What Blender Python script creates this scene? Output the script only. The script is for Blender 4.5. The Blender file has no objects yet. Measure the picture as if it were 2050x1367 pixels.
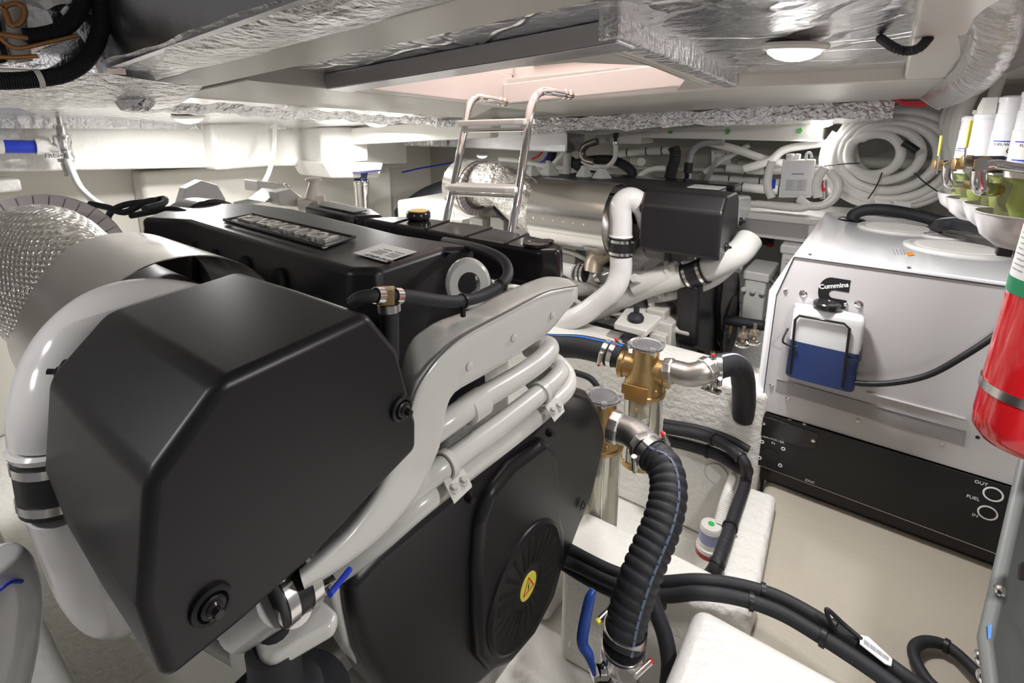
import bpy, bmesh, math, random
from math import sin, cos, pi, radians, sqrt, atan, atan2
from mathutils import Vector, Matrix
random.seed(7)
V = Vector
scene = bpy.context.scene
COL = scene.collection
H = 1.55                                   # eye height above the bilge floor; all builders work in eye-relative metres

# ---------------------------------------------------------------- camera
PITCH = atan(235 / 1030.0); YAW = radians(37)
cam_data = bpy.data.cameras.new('camera'); cam = bpy.data.objects.new('camera', cam_data); COL.objects.link(cam)
cam.location = (0, 0, H); cam.rotation_euler = (pi / 2 - PITCH, 0, YAW)
cam_data.sensor_width = 36; cam_data.lens = 36 * 1030 / 2050.0
cam_data.shift_x = 25 / 2050.0; cam_data.shift_y = -(683.5 - 472) / 2050.0
cam_data.clip_start = 0.02
scene.camera = cam
# ---------------------------------------------------------------- world, exposure
scene.view_settings.view_transform = 'Standard'; scene.view_settings.look = 'None'
scene.view_settings.exposure = 0.08; scene.view_settings.gamma = 1.0
world = bpy.data.worlds.new('world'); scene.world = world; world.use_nodes = True
world.node_tree.nodes['Background'].inputs[0].default_value = (1.0, 0.97, 0.985, 1)
world.node_tree.nodes['Background'].inputs[1].default_value = 0.17
# ---------------------------------------------------------------- ceiling frame: the deck head drops aft and outboard
def T(a, b, c): return V((a, b, c + .061 * a - .046 * b))
def area(name, loc, size, power, color=(1, .98, .965), rot=(0, 0, 0)):
    l = bpy.data.lights.new(name, 'AREA'); l.shape = 'DISK'; l.size = size; l.energy = power; l.color = color
    o = bpy.data.objects.new(name, l); o.location = V(loc) + V((0, 0, H)); o.rotation_euler = rot; COL.objects.link(o); return o
LAMPS = [  # centre under the deck head (a, b, c), watts; seen lamps first, then added fill
    ('lamp_or_fill', (-.26, 1.55, .215), 12),
    ('lamp_or_fill', (-2.39, .99, .20), 15),
    ('lamp_or_fill', (-2.28, 1.92, .19), 15),
    ('lamp_or_fill', (-2.35, 3.0, -.03), 5),
    ('lamp_or_fill', (-.32, 3.0, .1), 3.5),
    ('lamp_or_fill', (.45, .55, .2), 11),  # fill light added out of view, no fixture built for it
    ('lamp_or_fill', (-.9, -.35, .2), 4)]  # another unseen light, added as fill for the near side
for n_, (a_, b_, c_), w_ in LAMPS:
    area(n_, T(a_, b_, c_) - V((0, 0, .045)), .12, w_)
area('hatch_daylight', T(-.9, 1.3, .93), .7, 5.5, (1, .92, .89))

# ---------------------------------------------------------------- pixel helpers (where a sight line of the photo meets a plane)
def ray(u, v):
    x = (u - 1000) / 1030.0; y = -(v - 472) / 1030.0
    fz = cos(PITCH) + y * sin(PITCH); up = -sin(PITCH) + y * cos(PITCH)
    return V((-sin(YAW) * fz + cos(YAW) * x, cos(YAW) * fz + sin(YAW) * x, up))
def PX(u, v, X): r = ray(u, v); return r * (X / r.x)
def PY(u, v, Y): r = ray(u, v); return r * (Y / r.y)
def PZ(u, v, Z): r = ray(u, v); return r * (Z / r.z)
def PD(u, v, d):
    r = ray(u, v); return r * d            # d: depth along the optical axis
def PC(u, v, c):                            # on the sloping deck head, layer c
    r = ray(u, v); return r * (c / (r.z - .061 * r.x + .046 * r.y))

# ---------------------------------------------------------------- materials
MATS = {}
def mat(name, col, rough=.5, metal=0, bump=None, spec=None, trans=0, ior=1.45, coat=0, emit=None, es=0, alpha=1, sss=0, var=0, vscale=4, aniso=0):
    if name in MATS: return MATS[name]
    m = bpy.data.materials.new(name); m.use_nodes = True; MATS[name] = m
    nt = m.node_tree; b = nt.nodes['Principled BSDF']
    b.inputs['Base Color'].default_value = (*col, 1); b.inputs['Roughness'].default_value = rough
    b.inputs['Metallic'].default_value = metal; b.inputs['IOR'].default_value = ior
    b.inputs['Transmission Weight'].default_value = trans; b.inputs['Coat Weight'].default_value = coat
    b.inputs['Coat Roughness'].default_value = .08; b.inputs['Alpha'].default_value = alpha
    if spec is not None: b.inputs['Specular IOR Level'].default_value = spec
    if emit: b.inputs['Emission Color'].default_value = (*emit, 1); b.inputs['Emission Strength'].default_value = es
    if aniso: b.inputs['Anisotropic'].default_value = aniso
    tc = nt.nodes.new('ShaderNodeTexCoord')
    if var:
        n = nt.nodes.new('ShaderNodeTexNoise'); n.inputs['Scale'].default_value = vscale; n.inputs['Detail'].default_value = 5
        nt.links.new(tc.outputs['Object'], n.inputs['Vector'])
        mx = nt.nodes.new('ShaderNodeMix'); mx.data_type = 'RGBA'
        mx.inputs['A'].default_value = (*[c * (1 - var) for c in col], 1); mx.inputs['B'].default_value = (*[min(1, c * (1 + var)) for c in col], 1)
        nt.links.new(n.outputs['Fac'], mx.inputs['Factor']); nt.links.new(mx.outputs['Result'], b.inputs['Base Color'])
    if bump:
        prev = None
        for kind, scale, strength, dist in bump:
            if kind == 'noise':
                t = nt.nodes.new('ShaderNodeTexNoise'); t.inputs['Scale'].default_value = scale; t.inputs['Detail'].default_value = 6; out = t.outputs['Fac']
                nt.links.new(tc.outputs['Object'], t.inputs['Vector'])
            elif kind == 'cell':
                t = nt.nodes.new('ShaderNodeTexVoronoi'); t.feature = 'SMOOTH_F1'; t.inputs['Scale'].default_value = scale; out = t.outputs['Distance']
                nt.links.new(tc.outputs['Object'], t.inputs['Vector'])
            elif kind == 'crease':      # long sharp creases
                t = nt.nodes.new('ShaderNodeTexVoronoi'); t.feature = 'DISTANCE_TO_EDGE'; t.inputs['Scale'].default_value = scale
                d = nt.nodes.new('ShaderNodeTexNoise'); d.inputs['Scale'].default_value = scale * .8
                a = nt.nodes.new('ShaderNodeVectorMath'); a.operation = 'MULTIPLY_ADD'; a.inputs[1].default_value = (.35, .35, .35)
                nt.links.new(tc.outputs['Object'], d.inputs['Vector']); nt.links.new(d.outputs['Color'], a.inputs[0]); nt.links.new(tc.outputs['Object'], a.inputs[2])
                nt.links.new(a.outputs[0], t.inputs['Vector'])
                mr = nt.nodes.new('ShaderNodeMapRange'); mr.inputs['From Max'].default_value = .045; mr.inputs['To Min'].default_value = 1; mr.inputs['To Max'].default_value = 0
                nt.links.new(t.outputs['Distance'], mr.inputs['Value']); out = mr.outputs['Result']
            elif kind == 'weave':
                w1 = nt.nodes.new('ShaderNodeTexWave'); w1.inputs['Scale'].default_value = scale; w1.bands_direction = 'DIAGONAL'
                w2 = nt.nodes.new('ShaderNodeTexWave'); w2.inputs['Scale'].default_value = scale; w2.bands_direction = 'Z'
                for w in (w1, w2): nt.links.new(tc.outputs['Object'], w.inputs['Vector']); w.inputs['Distortion'].default_value = 1.5
                mm = nt.nodes.new('ShaderNodeMath'); mm.operation = 'MULTIPLY'
                nt.links.new(w1.outputs['Fac'], mm.inputs[0]); nt.links.new(w2.outputs['Fac'], mm.inputs[1]); out = mm.outputs[0]
            bp = nt.nodes.new('ShaderNodeBump'); bp.inputs['Strength'].default_value = strength; bp.inputs['Distance'].default_value = dist
            nt.links.new(out, bp.inputs['Height'])
            if prev: nt.links.new(prev.outputs['Normal'], bp.inputs['Normal'])
            prev = bp
        nt.links.new(prev.outputs['Normal'], b.inputs['Normal'])
    return m
gel = mat('gelcoat_white', (.74, .73, .70), .38, bump=[('noise', 60, .25, .01), ('noise', 9, .15, .02)])
gelr = mat('gelcoat_rolled', (.73, .72, .68), .42, bump=[('noise', 45, .55, .012), ('noise', 160, .3, .004)])
beige = mat('deck_beige', (.44, .40, .33), .5, bump=[('noise', 90, .3, .006)], var=.06)
cream = mat('beam_cream', (.66, .64, .585), .3, bump=[('noise', 220, .15, .002)])
trimw = mat('trim_white', (.82, .80, .75), .22)
coam = mat('hatch_coaming', (.88, .81, .78), .3)
foil = mat('foil', (.86, .86, .87), .22, 1, bump=[('crease', 4.0, .5, .008), ('noise', 26, .35, .012), ('noise', 140, .12, .003)])
foilc = mat('foil_crinkled', (.85, .85, .86), .2, 1, bump=[('crease', 9, .35, .006), ('noise', 42, .9, .02), ('cell', 30, .4, .01)])
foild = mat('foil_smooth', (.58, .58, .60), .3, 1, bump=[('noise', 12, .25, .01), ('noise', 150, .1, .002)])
plast = mat('black_plastic', (.0085, .0078, .0095), .38, bump=[('noise', 900, .12, .0006)])
plastg = mat('black_gloss', (.018, .016, .017), .16)
rub = mat('rubber', (.018, .018, .022), .62, bump=[('noise', 120, .3, .002)])
rubd = mat('rubber_sleeve', (.012, .012, .013), .4)
engw = mat('engine_paint', (.54, .535, .51), .24, coat=.3)
engd = mat('engine_casting', (.45, .44, .41), .42, bump=[('noise', 50, .5, .004)])
pipew = mat('pipe_white', (.68, .67, .665), .14, coat=.4)
steel = mat('steel_brushed', (.70, .68, .66), .22, 1, bump=[('noise', 30, .1, .002)], aniso=.5)
steeld = mat('steel_cast', (.50, .48, .46), .38, 1, bump=[('noise', 60, .3, .002)])
chrome = mat('chrome', (.82, .80, .79), .06, 1)
clampm = mat('clamp_steel', (.72, .71, .70), .2, 1)
brass = mat('brass_cast', (.52, .36, .17), .34, .85, bump=[('noise', 90, .35, .002)])
mesh_foil = mat('woven_foil', (.78, .76, .72), .26, 1, bump=[('weave', 42, 1.0, .006), ('noise', 14, .9, .03)])
redp = mat('red_paint', (.62, .012, .018), .16, coat=.6)
green = mat('green_print', (.01, .24, .10), .4)
paper = mat('white_paper', (.85, .85, .83), .5)
inkk = mat('black_ink', (.012, .012, .013), .5)
inkg = mat('grey_ink', (.33, .33, .34), .6)
whitep = mat('white_print', (.85, .84, .82), .5)
bluep = mat('blue_print', (.02, .05, .55), .4)
yellowp = mat('yellow_print', (.78, .72, .10), .5)
orangep = mat('orange_print', (.85, .30, .02), .5)
redk = mat('red_print', (.65, .02, .02), .4)
pvc = mat('pvc_white', (.82, .81, .78), .3)
pvcd = mat('pvc_grey', (.62, .61, .57), .4)
silverp = mat('silver_panel', (.57, .555, .56), .34, .15)
genw = mat('enclosure_white', (.80, .80, .83), .13, coat=.5)
glow = mat('lamp_lens', (1, 1, 1), .5, emit=(1, .97, .92), es=9)
copper = mat('copper_tube', (.50, .25, .10), .35, .8)
vinyl = mat('clear_vinyl', (.93, .92, .92), .10, trans=.6, ior=1.3, bump=[('noise', 7, .5, .02)])
glass = mat('clear_plastic', (.93, .95, .93), .05, trans=.92, ior=1.3)
fuelg = mat('fuel_bowl', (.78, .84, .42), .05, trans=.92, ior=1.3)
jugw = mat('jug_plastic', (.84, .86, .86), .35, trans=.15, ior=1.3)
coolant = mat('blue_coolant', (.028, .05, .17), .3)
darkg = mat('cabinet_grey', (.055, .058, .055), .5, .0)
dark = mat('hull_grey_beige', (.42, .41, .37), .6)  # even grey-beige of the hull side
bluehose = mat('navy_stripe', (.02, .05, .25), .4)
greent = mat('green_tape', (.12, .42, .12), .6)

# ---------------------------------------------------------------- mesh builder
def cr(pts, n=6, closed=False):             # Catmull-Rom through points
    pts = [V(p) for p in pts]; out = []; L = len(pts)
    if L < 3 and not closed:
        return [pts[0].lerp(pts[-1], i / (n * 1.0)) for i in range(n + 1)]
    for i in range(L if closed else L - 1):
        p0 = pts[(i - 1) % L] if (closed or i > 0) else pts[0] * 2 - pts[1]
        p1 = pts[i]; p2 = pts[(i + 1) % L]
        p3 = pts[(i + 2) % L] if (closed or i + 2 < L) else pts[-1] * 2 - pts[-2]
        for k in range(n):
            t = k / n
            out.append(.5 * ((2 * p1) + (-p0 + p2) * t + (2 * p0 - 5 * p1 + 4 * p2 - p3) * t * t + (-p0 + 3 * p1 - 3 * p2 + p3) * t ** 3))
    if not closed: out.append(pts[-1])
    return out
def basis(z, hint=None):
    z = z.normalized(); h = V(hint) if hint is not None else (V((0, 0, 1)) if abs(z.z) < .9 else V((1, 0, 0)))
    x = (h - z * h.dot(z)).normalized(); return x, z.cross(x), z
class MB:
    def __init__(s): s.v = []; s.f = []; s.mi = []; s.m = 0
    def add(s, vs, fs):
        o = len(s.v); s.v += [V(p) for p in vs]; s.f += [[i + o for i in f] for f in fs]; s.mi += [s.m] * len(fs); return s
    def box(s, c, size, R=None):
        c = V(c); hx, hy, hz = [q / 2 for q in size]
        vs = [V((x, y, z)) for x in (-hx, hx) for y in (-hy, hy) for z in (-hz, hz)]
        if R is not None: vs = [R @ p for p in vs]
        return s.add([c + p for p in vs], [(0, 1, 3, 2), (4, 6, 7, 5), (0, 4, 5, 1), (2, 3, 7, 6), (0, 2, 6, 4), (1, 5, 7, 3)])
    def mm(s, a, b):
        a = V(a); b = V(b); return s.box((a + b) / 2, [abs(q) for q in (b - a)])
    def hexa(s, P): return s.add(P, [(0, 1, 2, 3), (7, 6, 5, 4), (0, 4, 5, 1), (1, 5, 6, 2), (2, 6, 7, 3), (3, 7, 4, 0)])
    def prism(s, pts, vec):
        pts = [V(p) for p in pts]; n = len(pts); vec = V(vec)
        return s.add(pts + [p + vec for p in pts], [list(range(n))[::-1], list(range(n, 2 * n))] + [(i, (i + 1) % n, n + (i + 1) % n, n + i) for i in range(n)])
    def loft(s, rings, caps=True, closed=False):
        n = len(rings[0]); vs = [p for r in rings for p in r]; fs = []
        m = len(rings)
        for i in range(m if closed else m - 1):
            j = (i + 1) % m
            for k in range(n): fs.append((i * n + k, i * n + (k + 1) % n, j * n + (k + 1) % n, j * n + k))
        if caps and not closed: fs += [list(range(n))[::-1], [(m - 1) * n + k for k in range(n)]]
        return s.add(vs, fs)
    def tube(s, pts, r, n=14, sm=6, closed=False, rings=0, amp=0, caps=True):
        P = cr(pts, sm, closed) if sm else [V(p) for p in pts]
        R = r if isinstance(r, (list, tuple)) else None; L = len(P)
        if rings:                            # corrugation: resample by length
            d = [0]
            for i in range(1, L): d.append(d[-1] + (P[i] - P[i - 1]).length)
            N = rings * 6; Q = []; fr = []; j = 0
            for i in range(N + 1):
                t = d[-1] * i / N
                while j < L - 2 and d[j + 1] < t: j += 1
                w = (t - d[j]) / max(1e-9, d[j + 1] - d[j]); Q.append(P[j].lerp(P[j + 1], min(1, w))); fr.append(i)
            P = Q; L = len(P)
        vs = []; x = None
        for i, p in enumerate(P):
            t = (P[(i + 1) % L] - P[i - 1]) if closed else (P[min(L - 1, i + 1)] - P[max(0, i - 1)])
            t.normalize()
            if x is None: x, y, _ = basis(t)
            else: x = (x - t * x.dot(t)).normalized(); y = t.cross(x)
            if R: u = i / max(1, L - 1) * (len(R) - 1); k = min(len(R) - 2, int(u)); rr = R[k] + (R[k + 1] - R[k]) * (u - k)
            else: rr = r
            if rings: rr = rr * (1 + amp * (-1, .3, .8, 1, .8, .3)[i % 6]) if amp else rr
            vs.append([p + (x * cos(2 * pi * k / n) + y * sin(2 * pi * k / n)) * rr for k in range(n)])
        return s.loft(vs, caps and not closed, closed)
    def cyl(s, a, b, r, r2=None, n=24):
        a = V(a); b = V(b); x, y, z = basis(b - a); r2 = r if r2 is None else r2
        return s.loft([[a + (x * cos(2 * pi * k / n) + y * sin(2 * pi * k / n)) * r for k in range(n)], [b + (x * cos(2 * pi * k / n) + y * sin(2 * pi * k / n)) * r2 for k in range(n)]])
    def lathe(s, prof, o, ax, n=28, caps=True):
        o = V(o); x, y, z = basis(V(ax))
        return s.loft([[o + z * h + (x * cos(2 * pi * k / n) + y * sin(2 * pi * k / n)) * max(r, 1e-4) for k in range(n)] for r, h in prof], caps)
    def hexnut(s, o, ax, r, h): return s.lathe([(r, 0), (r, h)], o, ax, 6)
    def ball(s, c, r, n=14, sc=(1, 1, 1)):
        c = V(c); rs = []
        for i in range(1, n):
            a = pi * i / n; rs.append([c + V((sin(a) * cos(2 * pi * k / n) * r * sc[0], sin(a) * sin(2 * pi * k / n) * r * sc[1], cos(a) * r * sc[2])) for k in range(n)])
        return s.loft(rs)
    def ring(s, c, ax, R, r, n=28, m=10):
        c = V(c); x, y, z = basis(V(ax)); rs = []
        for i in range(n):
            a = 2 * pi * i / n; d = x * cos(a) + y * sin(a)
            rs.append([c + d * (R + r * cos(2 * pi * k / m)) + z * r * sin(2 * pi * k / m) for k in range(m)])
        return s.loft(rs, False, True)
    def grid(s, fn, nu, nv):
        vs = [fn(i / nu, j / nv) for i in range(nu + 1) for j in range(nv + 1)]
        return s.add(vs, [(i * (nv + 1) + j, (i + 1) * (nv + 1) + j, (i + 1) * (nv + 1) + j + 1, i * (nv + 1) + j + 1) for i in range(nu) for j in range(nv)])
    def sheet(s, fn, nu, nv, th):            # grid with thickness along its normal
        g = [[fn(i / nu, j / nv) for j in range(nv + 1)] for i in range(nu + 1)]
        off = [[None] * (nv + 1) for _ in range(nu + 1)]
        for i in range(nu + 1):
            for j in range(nv + 1):
                a = g[min(nu, i + 1)][j] - g[max(0, i - 1)][j]; b = g[i][min(nv, j + 1)] - g[i][max(0, j - 1)]
                off[i][j] = g[i][j] + a.cross(b).normalized() * th
        n = (nu + 1) * (nv + 1); ix = lambda i, j: i * (nv + 1) + j
        vs = [p for r in g for p in r] + [p for r in off for p in r]; fs = []
        for i in range(nu):
            for j in range(nv):
                q = (ix(i, j), ix(i + 1, j), ix(i + 1, j + 1), ix(i, j + 1)); fs += [q[::-1], tuple(k + n for k in q)]
        for i in range(nu):
            for j in (0, nv): fs.append((ix(i, j), ix(i + 1, j), ix(i + 1, j) + n, ix(i, j) + n))
        for j in range(nv):
            for i in (0, nu): fs.append((ix(i, j), ix(i, j + 1), ix(i, j + 1) + n, ix(i, j) + n))
        return s.add(vs, fs)
    def build(s, name, m, parent=None, bev=0, seg=3, ang=38, label=None, smooth=True, sub=0):
        me = bpy.data.meshes.new(name); me.from_pydata([tuple(p) for p in s.v], [], s.f)
        for q in (m if isinstance(m, (list, tuple)) else [m]): me.materials.append(q)
        me.polygons.foreach_set('material_index', s.mi)
        bm = bmesh.new(); bm.from_mesh(me); bmesh.ops.recalc_face_normals(bm, faces=bm.faces); bm.to_mesh(me); bm.free()
        if smooth:
            me.polygons.foreach_set('use_smooth', [True] * len(me.polygons))
            if not bev: me.set_sharp_from_angle(angle=radians(ang))
        o = bpy.data.objects.new(name, me); COL.objects.link(o)
        if bev:
            b = o.modifiers.new('bevel', 'BEVEL'); b.width = bev; b.segments = seg; b.limit_method = 'ANGLE'; b.angle_limit = radians(28); b.harden_normals = True
        if sub:
            b = o.modifiers.new('sub', 'SUBSURF'); b.levels = sub; b.render_levels = sub
        if parent: o.parent = parent
        if label: o['label'] = label
        return o
def text_mb(txt, o, xd, yd, size, ext=.001, align='CENTER', bold=0):
    c = bpy.data.curves.new('t', 'FONT'); c.body = txt; c.size = size; c.extrude = ext; c.align_x = align; c.align_y = 'CENTER'; c.offset = bold; c.resolution_u = 3
    ob = bpy.data.objects.new('t', c); COL.objects.link(ob); bpy.context.view_layer.update()
    me = bpy.data.meshes.new_from_object(ob.evaluated_get(bpy.context.evaluated_depsgraph_get()))
    xd = V(xd).normalized(); yd = V(yd); yd = (yd - xd * yd.dot(xd)).normalized(); zd = xd.cross(yd); o = V(o); b = MB()
    b.add([o + xd * p.co.x + yd * p.co.y + zd * p.co.z for p in me.vertices], [list(p.vertices) for p in me.polygons])
    bpy.data.objects.remove(ob); bpy.data.curves.remove(c); bpy.data.meshes.remove(me); return b
def thing(name, label, cat, group=None):
    o = bpy.data.objects.new(name, None); o.empty_display_size = .05; COL.objects.link(o); return tag(o, label, cat, group)
def tag(o, label, cat, group=None, kind=None):
    o['label'] = label; o['category'] = cat
    if group: o['group'] = group
    if kind: o['kind'] = kind
    return o
def struct(o): o['kind'] = 'structure'; return o
DUPS = []
def dup(root, off, label=None, rz=0):
    c = root.copy(); COL.objects.link(c); DUPS.append((root, c, V(off), rz))
    if label: c['label'] = label
    for ch in [o for o in COL.objects if o.parent == root]:
        d = ch.copy(); COL.objects.link(d); d.parent = c
        for g in [o for o in COL.objects if o.parent == ch]:
            e = g.copy(); COL.objects.link(e); e.parent = d
    return c
def lerp2(a, b, t): return V(a).lerp(V(b), t)
def clamp_band(mb, c, ax, r, w=.012, t=.0015):
    ax = V(ax).normalized(); mb.lathe([(r, -w / 2), (r + t, -w / 2), (r + t, w / 2), (r, w / 2)], c, ax, 28, False)
def bolt(mb, c, ax, r=.008, h=.006):
    ax = V(ax).normalized(); mb.lathe([(r * 1.5, 0), (r * 1.5, h * .3), (r * 1.2, h * .35)], c, ax, 18); mb.hexnut(V(c) + ax * h * .3, ax, r, h)
# ================================================================ THE SETTING
def tbox(a0, a1, b0, b1, c0, c1): return [T(a, b, c) for c in (c0, c1) for a, b in ((a0, b0), (a1, b0), (a1, b1), (a0, b1))]
def tb(name, m, *q, bev=0, **k):
    b = MB(); b.hexa(tbox(*q)); return struct(b.build(name, m, bev=bev, **k))
b = MB(); b.mm((-3.6, -1.6, -1.7), (1.9, 4.2, -1.55)); struct(b.build('floor', gelr))
# hull side and bulkheads
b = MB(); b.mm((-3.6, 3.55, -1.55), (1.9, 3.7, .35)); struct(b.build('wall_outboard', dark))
b = MB(); b.mm((-3.50, -1.6, -1.55), (-3.35, 2.68, .25)); b.mm((-3.6, 2.68, -1.55), (-3.5, 3.6, .25)); struct(b.build('wall_aft', cream, bev=.02))  # gelcoat wall; shade under the beam put into the darker cream
b = MB(); b.mm((1.25, .9, -1.55), (1.4, 3.6, .35)); struct(b.build('wall_forward', gel))
# the deck head (closed slab), recessed bays and beams under it
b = MB()
for q in ((-3.4, 1.9, -.9, .62, .62, .66), (-3.4, 1.9, 1.72, 4.2, .30, .36), (-3.4, -1.25, .62, 1.72, .30, .36), (-.40, 1.9, .62, 1.72, .30, .36), (-1.25, -.40, .62, .85, .30, .36)):
    b.hexa(tbox(*q))
struct(b.build('ceiling', gel))
b = MB(); b.hexa(tbox(-.44, .01, .62, 2.35, .232, .30)); b.hexa(tbox(-1.55, -.44, .62, .90, .232, .30)); struct(b.build('ceiling_foil_lining', foil))
b = MB(); b.grid(lambda s, t: T(-3.05 + 1.4 * s, -.6 + 4.0 * t, .205 + .006 * sin(40 * t)), 10, 60); struct(b.build('ceiling_foil_lining', foil))
tb('trim_1', cream, -1.52, 1.6, .50, .625, .19, .62, bev=.008)             # near beam
tb('trim_2', cream, -1.69, -1.245, .66, 2.2, .195, .30, bev=.006)          # aft hatch margin
b = MB(); b.prism([T(-1.69, 2.2, .195), T(-1.69, 2.0, .195), T(-1.25, 1.62, .195), T(-.42, 1.74, .195), T(.10, 2.0, .195), T(.10, 2.66, .195), T(-1.55, 2.28, .195)], (0, 0, .1)); struct(b.build('trim_3', cream, bev=.006))
tb('trim_4', trimw, .0, .10, .3, 2.1, .2, .30, bev=.01)
tb('trim_5', trimw, .10, .5, .1, 2.66, .24, .30, bev=.01)
tb('trim_6', trimw, -3.1, -1.6, 2.05, 2.12, .10, .2, bev=.01)
# foil wrapped strip and the dark lined face of the near bay
def wav(s, k=1): return .006 * sin(23 * s * k) + .004 * sin(61 * s * k + 1) + .003 * sin(131 * s * k)
b = MB(); b.grid(lambda s, t: T(-1.5 + 3.2 * s, .36 + .15 * t, .183 + .008 * abs(2 * t - 1) ** 2 + wav(s) * (.45 - t * .3)), 160, 8); struct(b.build('trim_7', foilc))
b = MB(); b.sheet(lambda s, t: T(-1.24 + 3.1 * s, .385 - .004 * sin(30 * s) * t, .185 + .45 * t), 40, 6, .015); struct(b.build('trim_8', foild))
b = MB(); b.sheet(lambda s, t: V((-1.235 + .012 * sin(9 * t) * sin(7 * s), -1.0 + 1.40 * s, .085 + .62 * t)), 30, 20, .02); struct(b.build('wall_recess', foil))
b = MB(); b.grid(lambda s, t: V((-1.25 - .75 * t + .02 * sin(8 * s), -.9 + 1.45 * s + .1 * t, .09 - .028 * t + .02 * sin(11 * s + 3 * t) * (1 - t) - .05 * sin(pi * t) * (.4 + .6 * s))), 40, 14); struct(b.build('trim_9', foilc))
# foil wrap bundled round the beam end and along the hatch margin
b = MB(); b.tube([PX(*q, -1.42) for q in ((232, 128), (252, 165), (278, 195), (300, 214))], [.02, .045, .05, .02], 12, 8); struct(b.build('trim_10', foilc))
b = MB()
for (a0, a1) in ((-1.71, -1.80),):
    b.grid(lambda s, t: T(a0 + (a1 - a0) * t, .35 + 1.95 * s, .185 - .03 * sin(pi * t) + wav(s, 1.3) * .7), 140, 8)
struct(b.build('trim_11', foilc))
# aft bulkhead shelf beam with foil above, pads that take the stanchion
def beamz(y): return -.19 - .052 * y
b = MB(); b.loft([[V((-2.9, y, -.01 - .02 * y)), V((-2.9, y, beamz(y))), V((-3.36, y, beamz(y) - .01)), V((-3.36, y, -.01 - .02 * y))] for y in [-1.2 + .13 * i for i in range(31)]]); struct(b.build('trim_12', gelr, bev=.015))
b = MB(); b.grid(lambda s, t: V((-2.89 - .02 * t + .004 * sin(90 * s), -1.2 + 3.95 * s, -.03 - .02 * (3.95 * s - 1.2) + .115 * t)), 120, 5); struct(b.build('trim_13', foilc))
b = MB(); b.mm((-2.83, .5, beamz(.6) - .07), (-3.03, 0, beamz(.6) - .02)); struct(b.build('trim_14', gel, bev=.01))
b = MB(); b.mm((-2.80, 1.26, -.265), (-2.95, 1.58, -.02)); struct(b.build('trim_15', gelr, bev=.02))
b = MB(); b.prism([(-2.62, 1.78, -.25), (-2.62, 2.24, -.28), (-2.62, 2.19, -.375), (-2.62, 1.83, -.345)], (-.35, 0, 0)); b.mm((-2.7, 1.83, -.27), (-2.95, 2.18, -.05)); struct(b.build('trim_16', gelr, bev=.02))
b = MB(); b.mm((-3.20, 1.05, -1.2), (-3.36, 2.80, -.28)); struct(b.build('trim_17', cream, bev=.03))  # same gelcoat, given cream for the shade below the beam
# grey foil block and the foil duct under the far beam
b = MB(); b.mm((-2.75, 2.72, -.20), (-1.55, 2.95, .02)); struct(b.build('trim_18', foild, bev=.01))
b = MB(); b.mm((-2.80, 2.55, -.19), (-2.50, 2.72, -.02)); struct(b.build('trim_19', foilc, bev=.02))
b = MB()
def ductp(s, t):
    a = -1.68 + 1.66 * s; y0 = 2.42 + .30 * s
    k = t * 3
    if k < 1: p = (y0, .205 - .075 * k)
    elif k < 2: p = (y0 + .42 * (k - 1), .13)
    else: p = (y0 + .42, .13 + .08 * (k - 2))
    return T(a, p[0] + wav(s, .6), p[1] + wav(s * 1.7 + t, .5) * .8)
b.grid(ductp, 90, 15); b.prism([ductp(1, i / 15) for i in range(16)], (.004, 0, 0)); struct(b.build('trim_20', foilc))
b = MB(); b.mm((-1.30, 2.98, -.112), (-.28, 3.3, .0)); b.mm((-1.62, 2.95, -.10), (-1.28, 3.2, .0)); b.mm((-1.50, 2.99, -.15), (-1.20, 3.2, -.1)); struct(b.build('trim_21', trimw, bev=.008))
b = MB()
for u, v in ((1342, 263), (1456, 264), (1600, 262)):
    c = PY(u, v, 2.972); b.prism([c + V((x, 0, z)) for x, z in ((-.012, -.012), (.006, -.014), (.014, .004), (.004, .016), (-.010, .008))], (0, .004, 0))
struct(b.build('trim_22', greent))
# platform, kerbs, pit and stringers
b = MB(); b.mm((-.20, .35, -1.55), (1.25, 3.5, -1.245)); struct(b.build('floor_platform', beige, bev=.03))
b = MB(); b.prism([PZ(1488, 968, -1.19), PZ(1556, 990, -1.19), PZ(1522, 1172, -1.19), PZ(1440, 1150, -1.19)], (0, 0, -.36)); struct(b.build('trim_23', gelr, bev=.018))
c0 = PZ(1395, 1200, -1.03); b = MB(); b.mm((c0.x, c0.y, -1.03), (.62, -.8, -1.5)); struct(b.build('trim_24', gel, bev=.03, seg=5))
# pit fore wall, engine bed girders
b = MB(); b.prism([PZ(*q, -1.17) for q in ((1172, 1018), (1300, 1078), (1440, 1148), (1524, 1172), (1505, 1235), (1390, 1208), (1250, 1160), (1125, 1100))], (0, 0, -.38)); struct(b.build('trim_25', gelr, bev=.02))
b = MB(); b.mm((-3.0, 1.78, -1.55), (-.22, 1.99, -.90)); struct(b.build('trim_26', gelr, bev=.025))
b = MB(); b.mm((-3.0, 2.72, -1.55), (-.22, 2.95, -.98)); struct(b.build('trim_27', gelr, bev=.025))
b = MB(); b.mm((-3.0, 1.12, -1.55), (-.66, 1.34, -1.32)); struct(b.build('trim_28', gelr, bev=.03))
b = MB(); b.mm((-3.0, -.25, -1.55), (-.40, .12, -.98)); struct(b.build('trim_29', gel, bev=.03))
b = MB(); b.mm((-3.05, -1.6, -1.2), (-1.15, -.1, -.62)); struct(b.build('trim_30', gel, bev=.05))
b = MB(); b.lathe([(.0, 0), (.034, 0), (.038, .006)], PY(1435, 947, 1.775), (0, -1, 0)); struct(b.build('trim_31', gel))
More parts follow.
